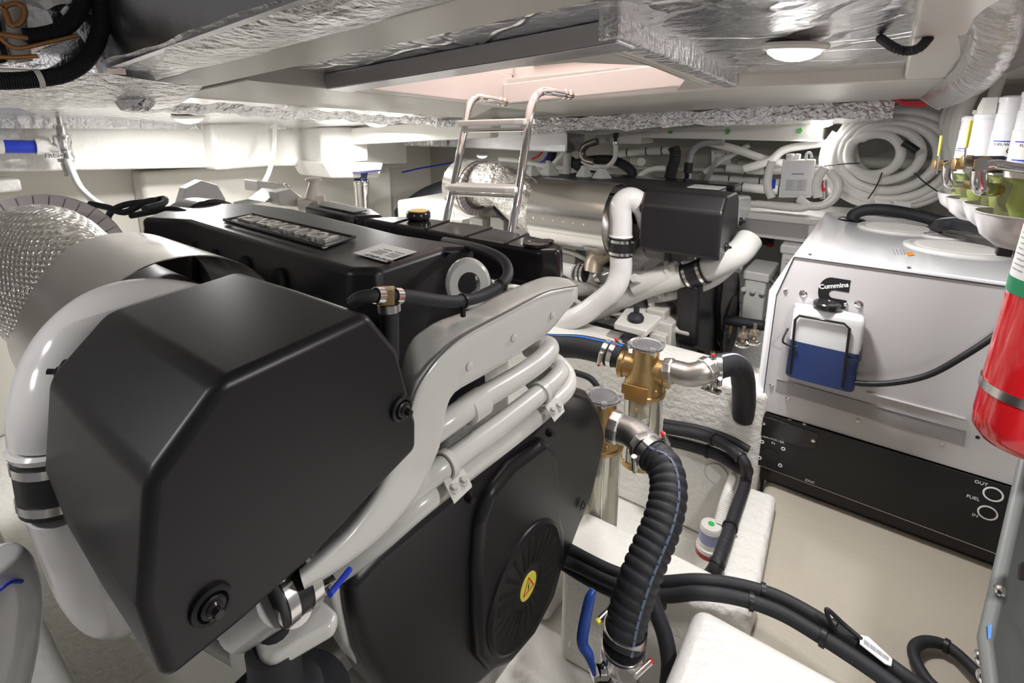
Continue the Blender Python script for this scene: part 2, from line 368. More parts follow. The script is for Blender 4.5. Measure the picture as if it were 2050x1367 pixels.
# hatch: foil lined frame hanging under the lining, coaming walls above
a0, a1, b0, b1 = -1.235, -.40, .865, 1.66
ha, hb, hc, hd = -1.19, -.455, .945, 1.60
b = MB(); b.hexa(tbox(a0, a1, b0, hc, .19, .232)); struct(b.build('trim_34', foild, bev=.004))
b = MB(); b.hexa(tbox(a0 - .01, ha, hc, b1, .196, .31)); struct(b.build('trim_36', coam, bev=.004))
b = MB(); b.hexa(tbox(a1 - .035, a1 + .008, b0 - .008, b1 + .06, .196, .238)); struct(b.build('trim_35', foilc, bev=.006))
b = MB(); b.prism([T(-.45, hc, .194), T(-.45, b1, .194), T(-.56, b1, .194), T(-.47, 1.45, .194), T(-.455, 1.15, .194), T(-.56, 1.0, .194), T(-.75, hc, .194)], (0, 0, .035)); struct(b.build('trim_37', cream, bev=.004))
def wallq(p, q, c0, c1, dx, dy):
    A, B = T(*p, c0), T(*q, c0); A2, B2 = T(*p, c1), T(*q, c1); o = V((dx, dy, 0)); b.hexa([A, B, B2, A2, A + o, B + o, B2 + o, A2 + o])
b = MB()
wallq((hb, hc), (hb, hd), .20, .30, .03, 0); wallq((ha, hd), (hb, hd), .20, .27, 0, .03); wallq((ha - .03, hd + .09), (hb + .03, hd + .09), .26, .95, 0, .02)
wallq((ha - .012, hc), (ha - .012, hd + .085), .312, .95, -.02, 0); wallq((ha, hc - .005), (hb, hc - .005), .24, .95, 0, -.03); wallq((hb + .005, hc), (hb + .005, hd + .085), .305, .95, .03, 0)
struct(b.build('trim_32', coam, bev=.004))
b = MB(); b.hexa(tbox(ha + .08, hb, hd + .075, hd + .09, .335, .365)); struct(b.build('trim_33', mat('strip_worn', (.50, .45, .40), .5, .2, bump=[('noise', 70, .9, .01)], var=.5, vscale=30)))
b = MB(); b.hexa(tbox(-1.6, 0, .5, 2.0, .98, 1.0)); struct(b.build('ceiling_upper', coam))
# ================================================================ ENGINES
def roundrect_section(A, B, C, D, n=20, e=3.2):
    out = []                                # superellipse mapped into the quad A(top front) B(bottom front) C(bottom back) D(top back)
    for k in range(n):
        a = 2 * pi * (k + .5) / n; cx_ = math.copysign(abs(cos(a)) ** (2 / e), cos(a)); sy = math.copysign(abs(sin(a)) ** (2 / e), sin(a))
        s = (cx_ + 1) / 2; t = (sy + 1) / 2  # s: 1 = front, t: 1 = top
        out.append((D.lerp(A, s)).lerp(C.lerp(B, s), 1 - t))
    return out
def grommet(parent, c, ax, R):
    b = MB(); ax = V(ax).normalized()
    b.lathe([(R * 1.0, -.004), (R * 1.05, .0), (R * 1.0, .0035), (R * .78, .005), (R * .62, .0015), (R * .62, .006), (R * .5, .0075), (R * .36, .0075)], c, ax, 28)
    g = b.build('grommet', plast, parent, ang=50)
    b = MB(); b.lathe([(R * .42, .006), (R * .42, .009), (R * .30, .011)], c, ax, 20); b.hexnut(V(c) + ax * .009, ax, R * .26, .009)
    b.build('bolt', plastg, g, label='glossy dark bolt head')
def heat_cover(root, prof, x0, x1, shrink, bolts, bev=.0125):
    # prof: YZ outline of the front end, lofted aft
    n = len(prof); cy = sum(p[0] for p in prof) / n; cz = sum(p[1] for p in prof) / n
    b = MB(); rings = []
    for x, k in ((x0, 1), (x0 * .5 + x1 * .5, 1.0), (x1, shrink)):
        rings.append([V((x, cy + (p[0] - cy) * k, cz + (p[1] - cz) * k)) for p in prof])
    b.loft(rings); c = b.build('heat_cover', plast, root, bev=bev, seg=5)
    for q, ax, R in bolts: grommet(root, q, ax, R)
    return c
def hose_clamp(root, c, ax, r, m=clampm, w=.012):
    b = MB(); ax = V(ax).normalized(); clamp_band(b, c, ax, r, w)
    x, y, z = basis(ax); s = V(c) + x * (r + .004)
    b.box(s, (.008, .016, .008), Matrix((x, y, z)).transposed()); b.cyl(s - y * .012, s + y * .014, .0035, n=10)
    return b.build('hose_clamp', m, root)
def coupling(root, c, ax, r, L):
    ax = V(ax).normalized(); b = MB()
    b.lathe([(r, -L / 2), (r * 1.06, -L / 2), (r * 1.06, L / 2), (r, L / 2)], c, ax, 32)
    q = b.build('rubber_coupling', rubd, root, label='black rubber coupling with two clamps')
    for s in (-.33, .33): hose_clamp(q, V(c) + ax * s * L, ax, r * 1.06)
    return q

def belt_guard(root, X, F, outline, pod, cen, R, th=.09, lobe=None):
    # outlines are YZ points; front faces +x
    b = MB(); b.prism([V((X, y, z)) for y, z in outline], (-th, 0, 0)); g = b.build('belt_guard', plast, root, bev=.022, seg=5)
    b = MB(); b.prism([V((X + .022, y, z)) for y, z in pod], (-.04, 0, 0)); p = b.build('guard_bulge', plast, g, bev=.018, seg=5)
    X2 = X + .022; b = MB(); cy, cz = cen
    b.lathe([(R, 0), (R * .99, .006), (R * .94, .010), (R * .90, .0075), (R * .3, .0065), (0, .0065)], (X2 - .002, cy, cz), (1, 0, 0), 48); b.build('guard_disc', plast, g)
    b = MB()
    for k in range(22):
        a = 2 * pi * k / 22 + .05; w = .006 if k % 5 else .012
        d = V((0, cos(a), sin(a))); t = V((0, -sin(a), cos(a))); r0, r1 = R * .34, R * (.86 if k % 2 else .80); x = V((1, 0, 0)); o = V((X2 + .0035, cy, cz))
        b.hexa([o + d * r0 - t * w / 2, o + d * r1 - t * w * .8, o + d * r1 + t * w * .8, o + d * r0 + t * w / 2] + [q + x * .0022 for q in (o + d * r0 - t * w / 2, o + d * r1 - t * w * .8, o + d * r1 + t * w * .8, o + d * r0 + t * w / 2)])
    b.build('cooling_slot', mat('slot_shade', (.002, .002, .002), .6), g)
    b = MB(); b.lathe([(.030, 0), (.030, .0012), (0, .0012)], (X2 + .0045, cy, cz), (1, 0, 0), 32); s = b.build('warning_sticker', yellowp, root, label='round yellow warning sticker')
    b = MB(); o = V((X2 + .0060, cy, cz)); tri = lambda r: [o + V((0, r * sin(a), r * cos(a))) for a in (0, 2 * pi / 3, 4 * pi / 3)]
    A, B = tri(.024), tri(.0195)
    for i in range(3): j = (i + 1) % 3; b.hexa([A[i], A[j], B[j], B[i]] + [q + V((.0005, 0, 0)) for q in (A[i], A[j], B[j], B[i])])
    b.build('warning_triangle', redk, s)
    b = MB(); b.prism([o + V((0, y, z)) for y, z in ((-.003, -.009), (.002, -.002), (-.001, -.002), (.003, .009), (-.003, .001), (0, .001))], (.0006, 0, 0)); b.build('warning_symbol', inkk, s)
    return g
def valve_cover(root, top, depth, flare, z0, badge=None, labelq=None, name='valve_cover', m=plast, bev=.014):
    n = len(top); cx_ = sum(p.x for p in top) / n; cy = sum(p.y for p in top) / n
    def off(p, k): return V((p.x, p.y, p.z))
    rings = [top]
    for dz, fl in ((-.012, .004), (-depth, flare)):
        r = []
        for i, p in enumerate(top):
            a = (top[i] - top[i - 1]); c = (top[(i + 1) % n] - top[i]); nn = V((a.y + c.y, -(a.x + c.x), 0)); nn = nn.normalized() if nn.length > 1e-6 else V((0, 0, 0))
            if nn.dot(V((p.x - cx_, p.y - cy, 0))) < 0: nn = -nn
            r.append(p + nn * fl + V((0, 0, dz)))
        rings.append(r)
    b = MB(); b.loft(rings); return b.build(name, m, root, bev=bev, seg=4)
def pipe(root, name, pts, r, m, label=None, n=24, sm=8, **k):
    b = MB(); b.tube(pts, r, n, sm, **k); return b.build(name, m, root, label=label, ang=60)
def block_mass(root, X1, D, seed):
    """cast crankcase, oil pan and the clutter bolted to its inboard flank"""
    rnd = random.Random(seed); o = V((0, D, 0))
    b = MB(); b.mm(V((-.62, .40, -1.12)) + o, V((-1.95, .98, -.36)) + o) if D else b.mm(V((-.70, .52, -1.12)), V((-1.95, .98, -.40))); b.mm(V((-.60, .46, -1.36)) + o, V((-1.8, .92, -1.10)) + o); b.mm(V((-1.95, .42, -1.2)) + o, V((-2.45, .96, -.5)) + o)
    blk = b.build('engine_block', engd, root, bev=.02)
    b = MB()
    for i in range(9):
        x = -.70 - i * .14; b.mm(V((x, .33, -.70)) + o, V((x - .09, .42, -.50 - .02 * (i % 3))) + o)
        b.lathe([(.03, 0), (.034, .03), (.022, .034), (.022, .06)], V((x - .04, .36, -.84 - .03 * (i % 2))) + o, (0, -1, .2), 16)
    b.mm(V((-.62, .30, -.92)) + o, V((-1.7, .42, -.88)) + o); b.mm(V((-.62, .34, -.74)) + o, V((-1.8, .42, -.72)) + o)
    blk2 = b.build('side_casting', engd, root, bev=.006)
    b = MB()
    for i in range(34):
        bolt(b, V((-.66 - rnd.random() * 1.1, .335 if i % 2 else .30, -.9 + rnd.choice((0, .02, .13, .17, .3)))) + o, (0, -1, 0), .010, .012)
    b.build('casting_bolt', engw, blk2)
    for k in range(4):
        z = -.62 - .1 * k; x = -.66 - .03 * k
        pipe(root, 'oil_line', [V((x, .30, z)) + o, V((x - .25, .27, z - .03)) + o, V((x - .5, .29, z + .02)) + o, V((x - .8, .33, z - .04)) + o], .011, engw, n=12)
    # oil filter housing, slanted pump body with lugs, bracket
    b = MB(); b.cyl(V((-.80, .26, -.70)) + o, V((-.62, .28, -.60)) + o, .045); b.cyl(V((-.60, .28, -.59)) + o, V((-.54, .29, -.555)) + o, .030)
    b.lathe([(.055, 0), (.055, .018)], V((-.66, .278, -.62)) + o, (.18, .02, .1), 6); b.cyl(V((-.76, .25, -.66)) + o, V((-.78, .20, -.64)) + o, .02, n=6); b.build('pump_body', engw, root, bev=.003)
    if D: b = MB(); b.mm(V((-.74, .24, -1.0)) + o, V((-.62, .38, -.82)) + o); b.mm(V((-.70, .20, -.95)) + o, V((-.63, .30, -.86)) + o); b.cyl(V((-.66, .26, -.93)) + o, V((-.66, .17, -.93)) + o, .026)
    b.cyl(V((-.70, .30, -.86)) + o, V((-.56, .30, -.86)) + o, .016); b.mm(V((-.74, .26, -.86)) + o, V((-.66, .34, -.78)) + o); b.build('front_bracket', engd, root, bev=.008)
    for x in ((-.75, -1.75) if D else ()):
        b = MB(); p = V((x, .20, 0)) + o
        b.prism([V((p.x - .07, p.y - .08, -.82)), V((p.x + .07, p.y - .08, -.82)), V((p.x + .09, p.y + .24, -.78)), V((p.x - .10, p.y + .24, -.78))], (0, 0, -.03))
        b.prism([V((p.x + .08, p.y + .22, -.78)), V((p.x + .07, p.y - .02, -.83)), V((p.x + .08, p.y + .24, -1.12))], (-.03, 0, 0)); mb_ = b.build('mount_bracket', engw, root, bev=.008)
        b = MB(); b.lathe([(.085, -.95), (.08, -.92), (.045, -.88), (.045, -.85)], (p.x, p.y - .02, 0), (0, 0, 1), 24); b.lathe([(.03, -.82), (.034, -.80), (.026, -.785), (.012, -.78), (.012, -.745)], (p.x, p.y - .02, 0), (0, 0, 1), 12); b.build('rubber_mount', rub, mb_, label='black rubber engine mount')
    return blk

# ---------------------------------------------------------------- near engine
E1 = thing('marine_engine', 'nearest large marine diesel engine with black covers filling the left foreground', 'engine', 'twin marine engines')
prof1 = [(.184, -.229), (.352, -.216), (.393, -.277), (.420, -.390), (.418, -.430), (.351, -.448), (.263, -.475), (.178, -.488), (.106, -.492), (.097, -.40), (.118, -.291)]
hc1 = heat_cover(E1, prof1, -.45, -.75, .98, [(V((-.449, .390, -.355)), (1, 0, 0), .0165), (V((-.449, .150, -.440)), (1, 0, 0), .0185), (V((-.765, .14, -.30)), (-.5, -.8, .2), .0150)])
top1 = [PZ(*q, -.25) for q in ((285, 436), (375, 440), (600, 508), (700, 538), (757, 537), (887, 495), (950, 492), (800, 468), (592, 418), (516, 408), (428, 406), (345, 414))]
vc1 = valve_cover(E1, top1, .33, .035, -.25)
# raised lane, framed badge and lettering
b = MB(); b.prism([PZ(*q, -.247) for q in ((446, 440), (507, 428), (714, 475), (648, 496))], (0, 0, .005)); bd = b.build('badge_plate', plast, E1, bev=.003)
b = MB(); fr = [PZ(*q, -.2415) for q in ((446, 440), (507, 428), (714, 475), (648, 496))]
b.tube([p + (sum(fr, V()) / 4 - p) * .02 for p in fr], .0028, 8, 0, closed=True); b.build('badge_frame', plastg, bd)
pa, pb = PZ(672, 480, -.24), PZ(488, 434, -.24)
tx = text_mb('VOLVO PENTA', (pa + pb) / 2, pb - pa, V((0, 0, 1)).cross(pb - pa), .062, .0035, bold=.0006)
k_ = (pb - pa).length / max(1e-6, max((p - (pa + pb) / 2).dot((pb - pa).normalized()) for p in tx.v) * 2); c_ = (pa + pb) / 2
ux = (pb - pa).normalized(); tx.v = [p + ux * ((p - c_).dot(ux) * (k_ - 1)) for p in tx.v]
tx.build('badge_lettering', mat('letter_silver', (.72, .70, .66), .3, .7), bd, label='silver raised lettering')
b = MB(); b.prism([PZ(*q, -.2475) for q in ((707, 507), (767, 488), (834, 504), (773, 525))], (0, 0, .001)); lb = b.build('data_label', paper, E1, label='white data label')
lp, lq = PZ(790, 523, -.246), PZ(724, 509, -.246)
L4 = [PZ(*q, -.2462) for q in ((834, 504), (773, 525), (707, 507), (767, 488))]   # corner order so that the text reads from the far side
def lab(s, t): return L4[1].lerp(L4[2], s).lerp(L4[0].lerp(L4[3], s), t)
text_mb('VOLVO PENTA', lab(.30, .12), L4[2] - L4[1], L4[0] - L4[1], .0125, .0002, bold=.0004).build('label_print', inkk, lb)
b = MB()
for t in (.34, .44, .54, .68): 
    for s0, s1 in ((.08, .3 + .1 * t), (.45, .85 - .2 * t)):
        b.hexa([lab(s0, t), lab(s1, t), lab(s1, t + .03), lab(s0, t + .03)] + [p + V((0, 0, .0003)) for p in (lab(s0, t), lab(s1, t), lab(s1, t + .03), lab(s0, t + .03))])
b.build('label_lines', inkg, lb)
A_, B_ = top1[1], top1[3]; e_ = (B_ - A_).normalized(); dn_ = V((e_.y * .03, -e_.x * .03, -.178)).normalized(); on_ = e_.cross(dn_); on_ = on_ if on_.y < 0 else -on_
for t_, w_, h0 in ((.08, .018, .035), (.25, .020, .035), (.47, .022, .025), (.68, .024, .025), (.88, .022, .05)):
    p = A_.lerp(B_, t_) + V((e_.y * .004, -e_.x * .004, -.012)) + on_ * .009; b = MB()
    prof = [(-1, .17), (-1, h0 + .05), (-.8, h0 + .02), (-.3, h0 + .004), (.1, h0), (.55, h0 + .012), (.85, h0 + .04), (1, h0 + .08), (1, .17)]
    b.prism([p + e_ * x_ * w_ + dn_ * y_ for x_, y_ in prof], -on_ * .012); b.build('pocket_shade', mat('slot_shade', (.004, .004, .004), .6), vc1)  # thin dark plates: shade of the cover's arched recesses put into colour
# front cutout shape around the lifting eye: soft shoulder
# second cover: long glossy reservoir along the outboard side
top2 = [PZ(*q, -.28) for q in ((727, 436), (900, 468), (1083, 499), (1118, 499), (1124, 490), (1100, 479), (960, 449), (820, 432))]
rc = valve_cover(E1, top2, .085, .008, -.28, name='reservoir_cover', m=plastg, bev=.010)
b = MB(); lipq = [p + V((0, 0, -.083)) for p in top2]; cc = sum(lipq, V()) / len(lipq)
b.tube([p + (p - cc).normalized() * .018 for p in lipq], .008, 8, 0, closed=True); b.build('cover_lip', plastg, rc)
b = MB(); b.lathe([(.030, 0), (.030, .006), (.024, .008)], PZ(1073, 490, -.279), (0, 0, 1), 28); b.lathe([(.016, 0), (.016, .005), (.012, .006)], PZ(1095, 485, -.279), (0, 0, 1), 24); b.build('sensor_boss', plastg, rc)
b = MB(); b.lathe([(.028, 0), (.034, .006), (.034, .02), (.03, .026)], PZ(838, 440, -.279), (0, 0, 1), 28); fcp = b.build('filler_cap', plastg, E1)
b = MB(); b.lathe([(.027, 0), (.026, .002)], PZ(838, 440, -.279) + V((0, 0, .026)), (0, 0, 1), 28); b.build('cap_label', mat('cap_yellow', (.75, .55, .18), .4), fcp, label='yellow cap disc')
b = MB()
for u0, v0, u1, v1 in ((787, 447, 830, 434), (850, 458, 900, 441), (930, 473, 985, 455), (1010, 487, 1055, 468)):
    b = MB(); p, q = PZ(u0, v0, -.2785), PZ(u1, v1, -.2785); b.tube([p, q], .0022, 6, 1); b.build('cover_seam', plast, rc)
top3 = [PZ(*q, -.275) for q in ((612, 410), (712, 432), (765, 430), (745, 418), (665, 402), (625, 402))]
v3 = valve_cover(E1, top3, .06, .006, -.275, name='reservoir_cover', m=plastg, bev=.008)
b = MB(); b.prism([PZ(*q, -.272) for q in ((632, 411), (708, 427), (735, 423), (660, 406))], (0, 0, .004)); b.build('cover_inset', plast, v3, bev=.002)
# arched black belt housing and grey aft hardware on the top
b = MB(); c = PZ(385, 425, -.27); b.lathe([(.0, -.05), (.14, -.05), (.15, -.04), (.15, .04), (.14, .05), (0, .05)], V((c.x - .02, c.y + .03, -.385)), (1, .25, 0), 36); b.build('flywheel_cover', plastg, E1)
b = MB(); b.lathe([(.0, -.03), (.085, -.03), (.085, .03), (0, .03)], PX(402, 402, -2.2), (1, 0, 0), 8); b.build('gearbox_cover', mat('gearbox_grey', (.42, .41, .42), .5), E1, bev=.004)
b = MB(); b.tube([PX(470, 410, -1.95), PX(540, 395, -1.95)], .014, 12, 1); b.tube([PX(540, 395, -1.95), PX(575, 372, -1.95)], .016, 12, 1)
b.prism([PX(*q, -1.9) for q in ((515, 362), (568, 368), (578, 380), (516, 384))], (-.1, 0, 0)); b.build('linkage_arm', engw, E1, bev=.003)
b = MB(); b.prism([PX(*q, -1.75) for q in ((530, 405), (560, 380), (585, 392), (600, 412))], (-.12, 0, 0)); b.prism([PX(*q, -1.7) for q in ((555, 385), (583, 378), (605, 395), (600, 415), (560, 412))], (-.06, 0, 0)); b.build('aft_bracket', engw, E1, bev=.004)
b = MB(); p = PX(622, 400, -1.65); b.cyl(p, PX(628, 362, -1.65), .022, .014); b.lathe([(.028, 0), (.030, .008), (.022, .012)], PX(628, 362, -1.65), (0, 0, 1), 20); b.cyl(p + V((-.03, -.03, -.02)), p + V((.03, .04, -.01)), .026); b.build('breather_valve', mat('cast_pinkish', (.72, .66, .62), .35), E1, bev=.002)
# lifting eye
b = MB(); q = PX(937, 567, -.515); ax = V((.75, -.66, .1)).normalized(); x, y, z = basis(ax)
b.loft([[q + z * h + (x * cos(2 * pi * k / 36) * R_ * 1.15 + y * sin(2 * pi * k / 36) * R_) for k in range(36)] for R_, h in ((.018, -.013), (.031, -.013), (.036, -.006), (.036, .006), (.031, .013), (.018, .013))], False, True)
b.v += [];  b.build('lifting_eye', engw, E1, ang=50)
# breather hose with brass tee
hp = [PX(705, 607, -.50), PX(722, 596, -.49), PX(750, 592, -.48), PX(775, 592, -.48)]
h1 = pipe(E1, 'breather_hose', hp, .0085, rub)
h2 = pipe(E1, 'breather_hose', [PX(778, 592, -.48), PX(820, 594, -.48), PX(875, 602, -.48), PX(915, 603, -.48), PX(960, 594, -.48), PX(1000, 572, -.48), PX(1017, 548, -.49), PX(1008, 522, -.52), PX(975, 503, -.58), PX(930, 490, -.68), PX(890, 482, -.80)], .0092, rub)
h3 = pipe(E1, 'breather_hose', [PX(778, 600, -.48), PX(780, 640, -.49), PX(781, 720, -.5)], .0120, rub)
b = MB(); q = PX(775, 592, -.478); b.box(q, (.018, .018, .020), Matrix.Rotation(.75, 3, 'Z')); b.cyl(q, q + V((0, 0, -.02)), .008); b.build('brass_tee', brass, h1, bev=.001)
for uv, axx, r_ in (((757, 592), (1, .9, 0), .0100), ((794, 593), (1, .9, 0), .0100), ((779, 614), (0, 0, 1), .0135)):
    p = PX(*uv, -.479); axx = PX(uv[0] + 8, uv[1], -.479) - p if axx[2] == 0 else V(axx); b = MB(); clamp_band(b, p, axx, r_, .010, .001); b.build('hose_clamp', clampm, h1)
b = MB(); p = PX(926, 603, -.48); clamp_band(b, p, (PX(940, 600, -.48) - p), .0105, .004); b.box(p + V((.004, -.004, -.012)), (.006, .006, .02)); b.build('cable_tie', rubd, h2); b = MB(); p = PX(1003, 570, -.48); clamp_band(b, p, (PX(1010, 560, -.48) - p), .0105, .004); b.build('cable_tie', rubd, h2)
# big pressed air duct sweeping down the front
st = [((1156, 572), (1157, 600), (1136, 556)), ((1120, 578), (1128, 636), (1112, 550)), ((1085, 588), (1098, 672), (1080, 551)), ((1016, 624), (1030, 722), (1010, 578)), ((934, 668), (960, 765), (948, 610)),
      ((887, 706), (912, 795), (880, 632)), ((857, 742), (896, 830), (846, 650)), ((834, 780), (891, 862), (822, 668)), ((818, 830), (884, 905), (806, 700)), ((805, 880), (868, 942), (795, 760)),
      ((785, 935), (838, 1005), (775, 840)), ((750, 1000), (780, 1072), (740, 930)), ((700, 1065), (722, 1120), (690, 1010)), ((650, 1110), (668, 1158), (645, 1070)), ((600, 1150), (612, 1188), (596, 1120))]
rings = []
for i, (s_, l_, u_) in enumerate(st):
    xf = -.462 + (.0 if i < 9 else .002 * (i - 8)); A = PX(*s_, xf); B = PX(*l_, xf); D_ = PX(*u_, xf - .075); C_ = B + (D_ - A) * .9; 
    rings.append(roundrect_section(A, B, C_, D_, 28, 6 if i < 11 else 6 - .8 * (i - 10)))
sm = []
for k in range(28):
    sm.append(cr([r[k] for r in rings], 3))
rings = [[sm[k][i] for k in range(28)] for i in range(len(sm[0]))]
b = MB(); b.loft(rings); dct = b.build('air_duct', engw, E1, ang=80, label='pale grey pressed air duct')
b = MB(); b.tube([PX(s_[0], s_[1], -.4595) for s_, l_, u_ in st[:9]], .0016, 8, 5); b.build('duct_seam', mat('seam_dark', (.12, .12, .11), .5), dct)
for u, v in ((1105, 631), (1028, 676), (939, 733)):
    b = MB(); b.lathe([(.007, 0), (.007, .002), (.005, .003)], PX(u, v, -.4615), (1, 0, 0), 20); b.build('duct_dimple', engw, dct)
# front water pipes, clamps and plates
w1 = pipe(E1, 'water_pipe', [PX(840, 885, -.50), PX(905, 838, -.485), PX(960, 800, -.485), PX(1040, 752, -.485), PX(1082, 722, -.485), PX(1100, 700, -.495), PX(1092, 690, -.53), PX(1060, 700, -.60)], .0195, engw)
b = MB(); p = PX(950, 812, -.485); d = PX(990, 785, -.485) - p; b.lathe([(.021, -.022), (.0245, -.020), (.0245, .018), (.021, .02)], p, d, 28); b.build('pipe_collar', engw, w1)
w2 = pipe(E1, 'water_pipe', [PX(780, 1020, -.50), PX(850, 962, -.485), PX(900, 925, -.475), PX(1000, 850, -.475), PX(1070, 796, -.475), PX(1110, 762, -.475), PX(1122, 742, -.49), PX(1105, 738, -.53), PX(1060, 768, -.58)], .0185, engw)
w3 = pipe(E1, 'water_pipe', [PX(680, 1140, -.55), PX(760, 1078, -.51), PX(840, 1010, -.485), PX(930, 942, -.485), PX(1030, 868, -.485), PX(1100, 812, -.485), PX(1134, 778, -.49), PX(1136, 752, -.51), PX(1118, 728, -.54), PX(1095, 712, -.60)], .0185, engw)
for (u, v), (u2, v2), (pu, pv) in (((893, 930), (925, 906), (918, 975)), ((1082, 788), (1110, 766), (1112, 822))):
    p = PX(u, v, -.475); d = PX(u2, v2, -.475) - p
    b = MB(); b.lathe([(.0195, -.006), (.0235, -.006), (.0235, .006), (.0195, .006)], p, d, 30, False)
    pc = PX(pu, pv, -.448); e = (PX(pu + 30, pv - 22, -.448) - pc).normalized(); f_ = V((.35, -.1, -.3)).normalized()
    b.prism([pc - e * .022 - f_ * .016, pc + e * .022 - f_ * .016, pc + e * .024 + f_ * .012, pc - e * .02 + f_ * .016], V((-.002, .001, .004)))
    cl = b.build('pipe_clamp', engw, E1, bev=.0012, label='pale grey pipe clamp with two bolts')
    for s_ in (-.010, .012):
        b = MB(); bolt(b, pc + e * s_ + V((.001, 0, .003)), (.35, -.2, 1), .0052, .007); b.build('clamp_bolt', engw, cl)
# belt guard
yz = lambda q, X=-.51: (lambda p: (p.y, p.z))(PX(*q, X))
outl = [yz(q) for q in ((1150, 776), (1185, 786), (1208, 820), (1219, 872), (1208, 930), (1190, 1000), (1165, 1060), (1142, 1122), (1105, 1205), (1062, 1285), (1010, 1340), (960, 1385), (860, 1440), (770, 1400), (728, 1320), (712, 1240), (704, 1180), (765, 1110), (850, 1040), (960, 950), (1080, 850))]
podl = [yz(q, -.495) for q in ((1098, 880), (1118, 905), (1122, 960), (1124, 1020), (1132, 1060), (1132, 1120), (1112, 1195), (1070, 1275), (1020, 1335), (985, 1348), (960, 1320), (956, 1240), (955, 1140), (962, 1050), (985, 985), (1030, 930))]
cen = yz((1056, 1172), -.49)
g1 = belt_guard(E1, -.515, None, outl, podl, cen, .135)
b = MB(); p = PX(1166, 1012, -.508); b.lathe([(.013, 0), (.013, .003), (.009, .003), (.009, 0)], p, (1, 0, 0), 20, False); b.lathe([(.008, -.002), (.006, .002)], p, (1, 0, 0), 6); b.build('guard_bolt', plastg, g1)
for u, v in ((938, 995), (1098, 865)):
    b = MB(); p = PX(u, v, -.50); b.lathe([(.009, 0), (.009, .006), (.005, .012), (.005, .018)], p, (1, -.4, .3), 14); b.build('guard_bolt', plastg, g1)
# white exhaust/air elbow round the inboard side
wp = pipe(E1, 'air_pipe', [PX(520, 690, -.84), PX(420, 640, -.86), PX(315, 622, -.87), PX(228, 638, -.86), PX(165, 688, -.85), PX(128, 755, -.84), PX(116, 820, -.82), PX(117, 868, -.82)], .050, pipew, n=32, label='white curved air pipe')
dn = PX(140, 1010, -.82) - PX(118, 868, -.82); coupling(E1, PX(126, 942, -.82), dn, .046, .078)
pipe(E1, 'air_pipe', [PX(137, 1000, -.82), PX(168, 1080, -.83), PX(205, 1165, -.85), PX(245, 1205, -.90), PX(290, 1190, -1.0)], [.045, .048, .05, .048], pipew, n=32, label='white lower air pipe')
b = MB(); b.lathe([(.049, 0), (.053, .004), (.05, .012)], PX(117, 872, -.82), dn, 30); b.build('pipe_lip', pipew, wp)
# lower pipe under the cover with its coupling
lp1 = pipe(E1, 'charge_pipe', [PX(480, 1250, -.55), PX(530, 1215, -.52), PX(560, 1196, -.50)], .030, engw)
coupling(E1, PX(585, 1176, -.49), PX(640, 1135, -.49) - PX(560, 1196, -.49), .030, .045)
b = MB(); p = PX(590, 1215, -.48); b.lathe([(.020, -.01), (.022, 0), (.018, .01), (.008, .012)], p, (1, -.5, .3), 20); b.tube([p, PX(640, 1185, -.49), PX(665, 1170, -.5)], .008, 10, 5); b.build('drain_fitting', chrome, lp1, label='bright drain fitting')
pipe(lp1, 'drain_tube', [PX(660, 1190, -.47), PX(680, 1165, -.48), PX(700, 1140, -.49)], .004, bluep, n=10, label='blue tube')
# front foot bracket
b = MB(); b.prism([PX(*q, -.54) for q in ((660, 1190), (700, 1150), (770, 1095), (790, 1105), (705, 1185), (702, 1230), (722, 1340), (690, 1290), (672, 1230))], (-.05, 0, 0)); b.build('front_foot', engw, E1, bev=.008)
b = MB(); b.prism([PZ(*q, -.60) for q in ((498, 1250), (520, 1225), (640, 1190), (678, 1222), (668, 1250), (545, 1320), (520, 1312))], (0, 0, -.022)); mbk = b.build('mount_bracket', engw, E1, bev=.008)
b = MB(); b.lathe([(.055, -.11), (.052, -.08), (.03, -.06), (.03, 0)], PZ(545, 1290, -.61), (0, 0, 1), 28); b.lathe([(.018, 0), (.016, .02), (.008, .022), (.008, .05)], PZ(550, 1262, -.60), (0, 0, 1), 14); b.lathe([(.085, -.13), (.085, -.11)], PZ(545, 1290, -.61), (0, 0, 1), 34); b.build('rubber_mount', rub, mbk, label='black rubber engine mount')
# turbo heat shield, wrapped elbow and slotted flange ring
def shield(root, xc0, xc1, cy, cz, r, lip, a0=-.35, a1=3.5, th=.002):
    b = MB()
    def f(s, t):
        a = a0 + (a1 - a0) * s; x = xc0 + (xc1 - xc0) * t; rr = r * (1 + (.10 if t < .12 and False else 0))
        return V((x + (lip * sin(pi * s) ** .5 if t < .02 else 0), cy - cos(a) * rr, cz + sin(a) * rr))
    b.sheet(f, 40, 8, th); return b.build('heat_shield', steel, root, ang=60, label='brushed steel heat shield')
sc1 = PX(255, 600, -.95)
hs1 = shield(E1, -.90, -1.19, .325, -.395, .175, .0, -.5, 3.0)
b = MB(); b.lathe([(.05, 0), (.10, 0), (.125, -.03), (.128, -.3), (.05, -.3)], (-.93, .32, -.40), (1, 0, 0), 36); b.build('turbo_housing', mat('turbo_dark', (.06, .055, .05), .45, .6), E1)
pipe(E1, 'exhaust_wrap', [V((-1.10, .27, -.38)), V((-1.30, .26, -.33)), V((-1.50, .27, -.31)), V((-1.68, .29, -.37)), V((-1.72, .3, -.5))], [.11, .125, .125, .12, .11], mesh_foil, n=30, label='woven foil wrapped exhaust elbow')
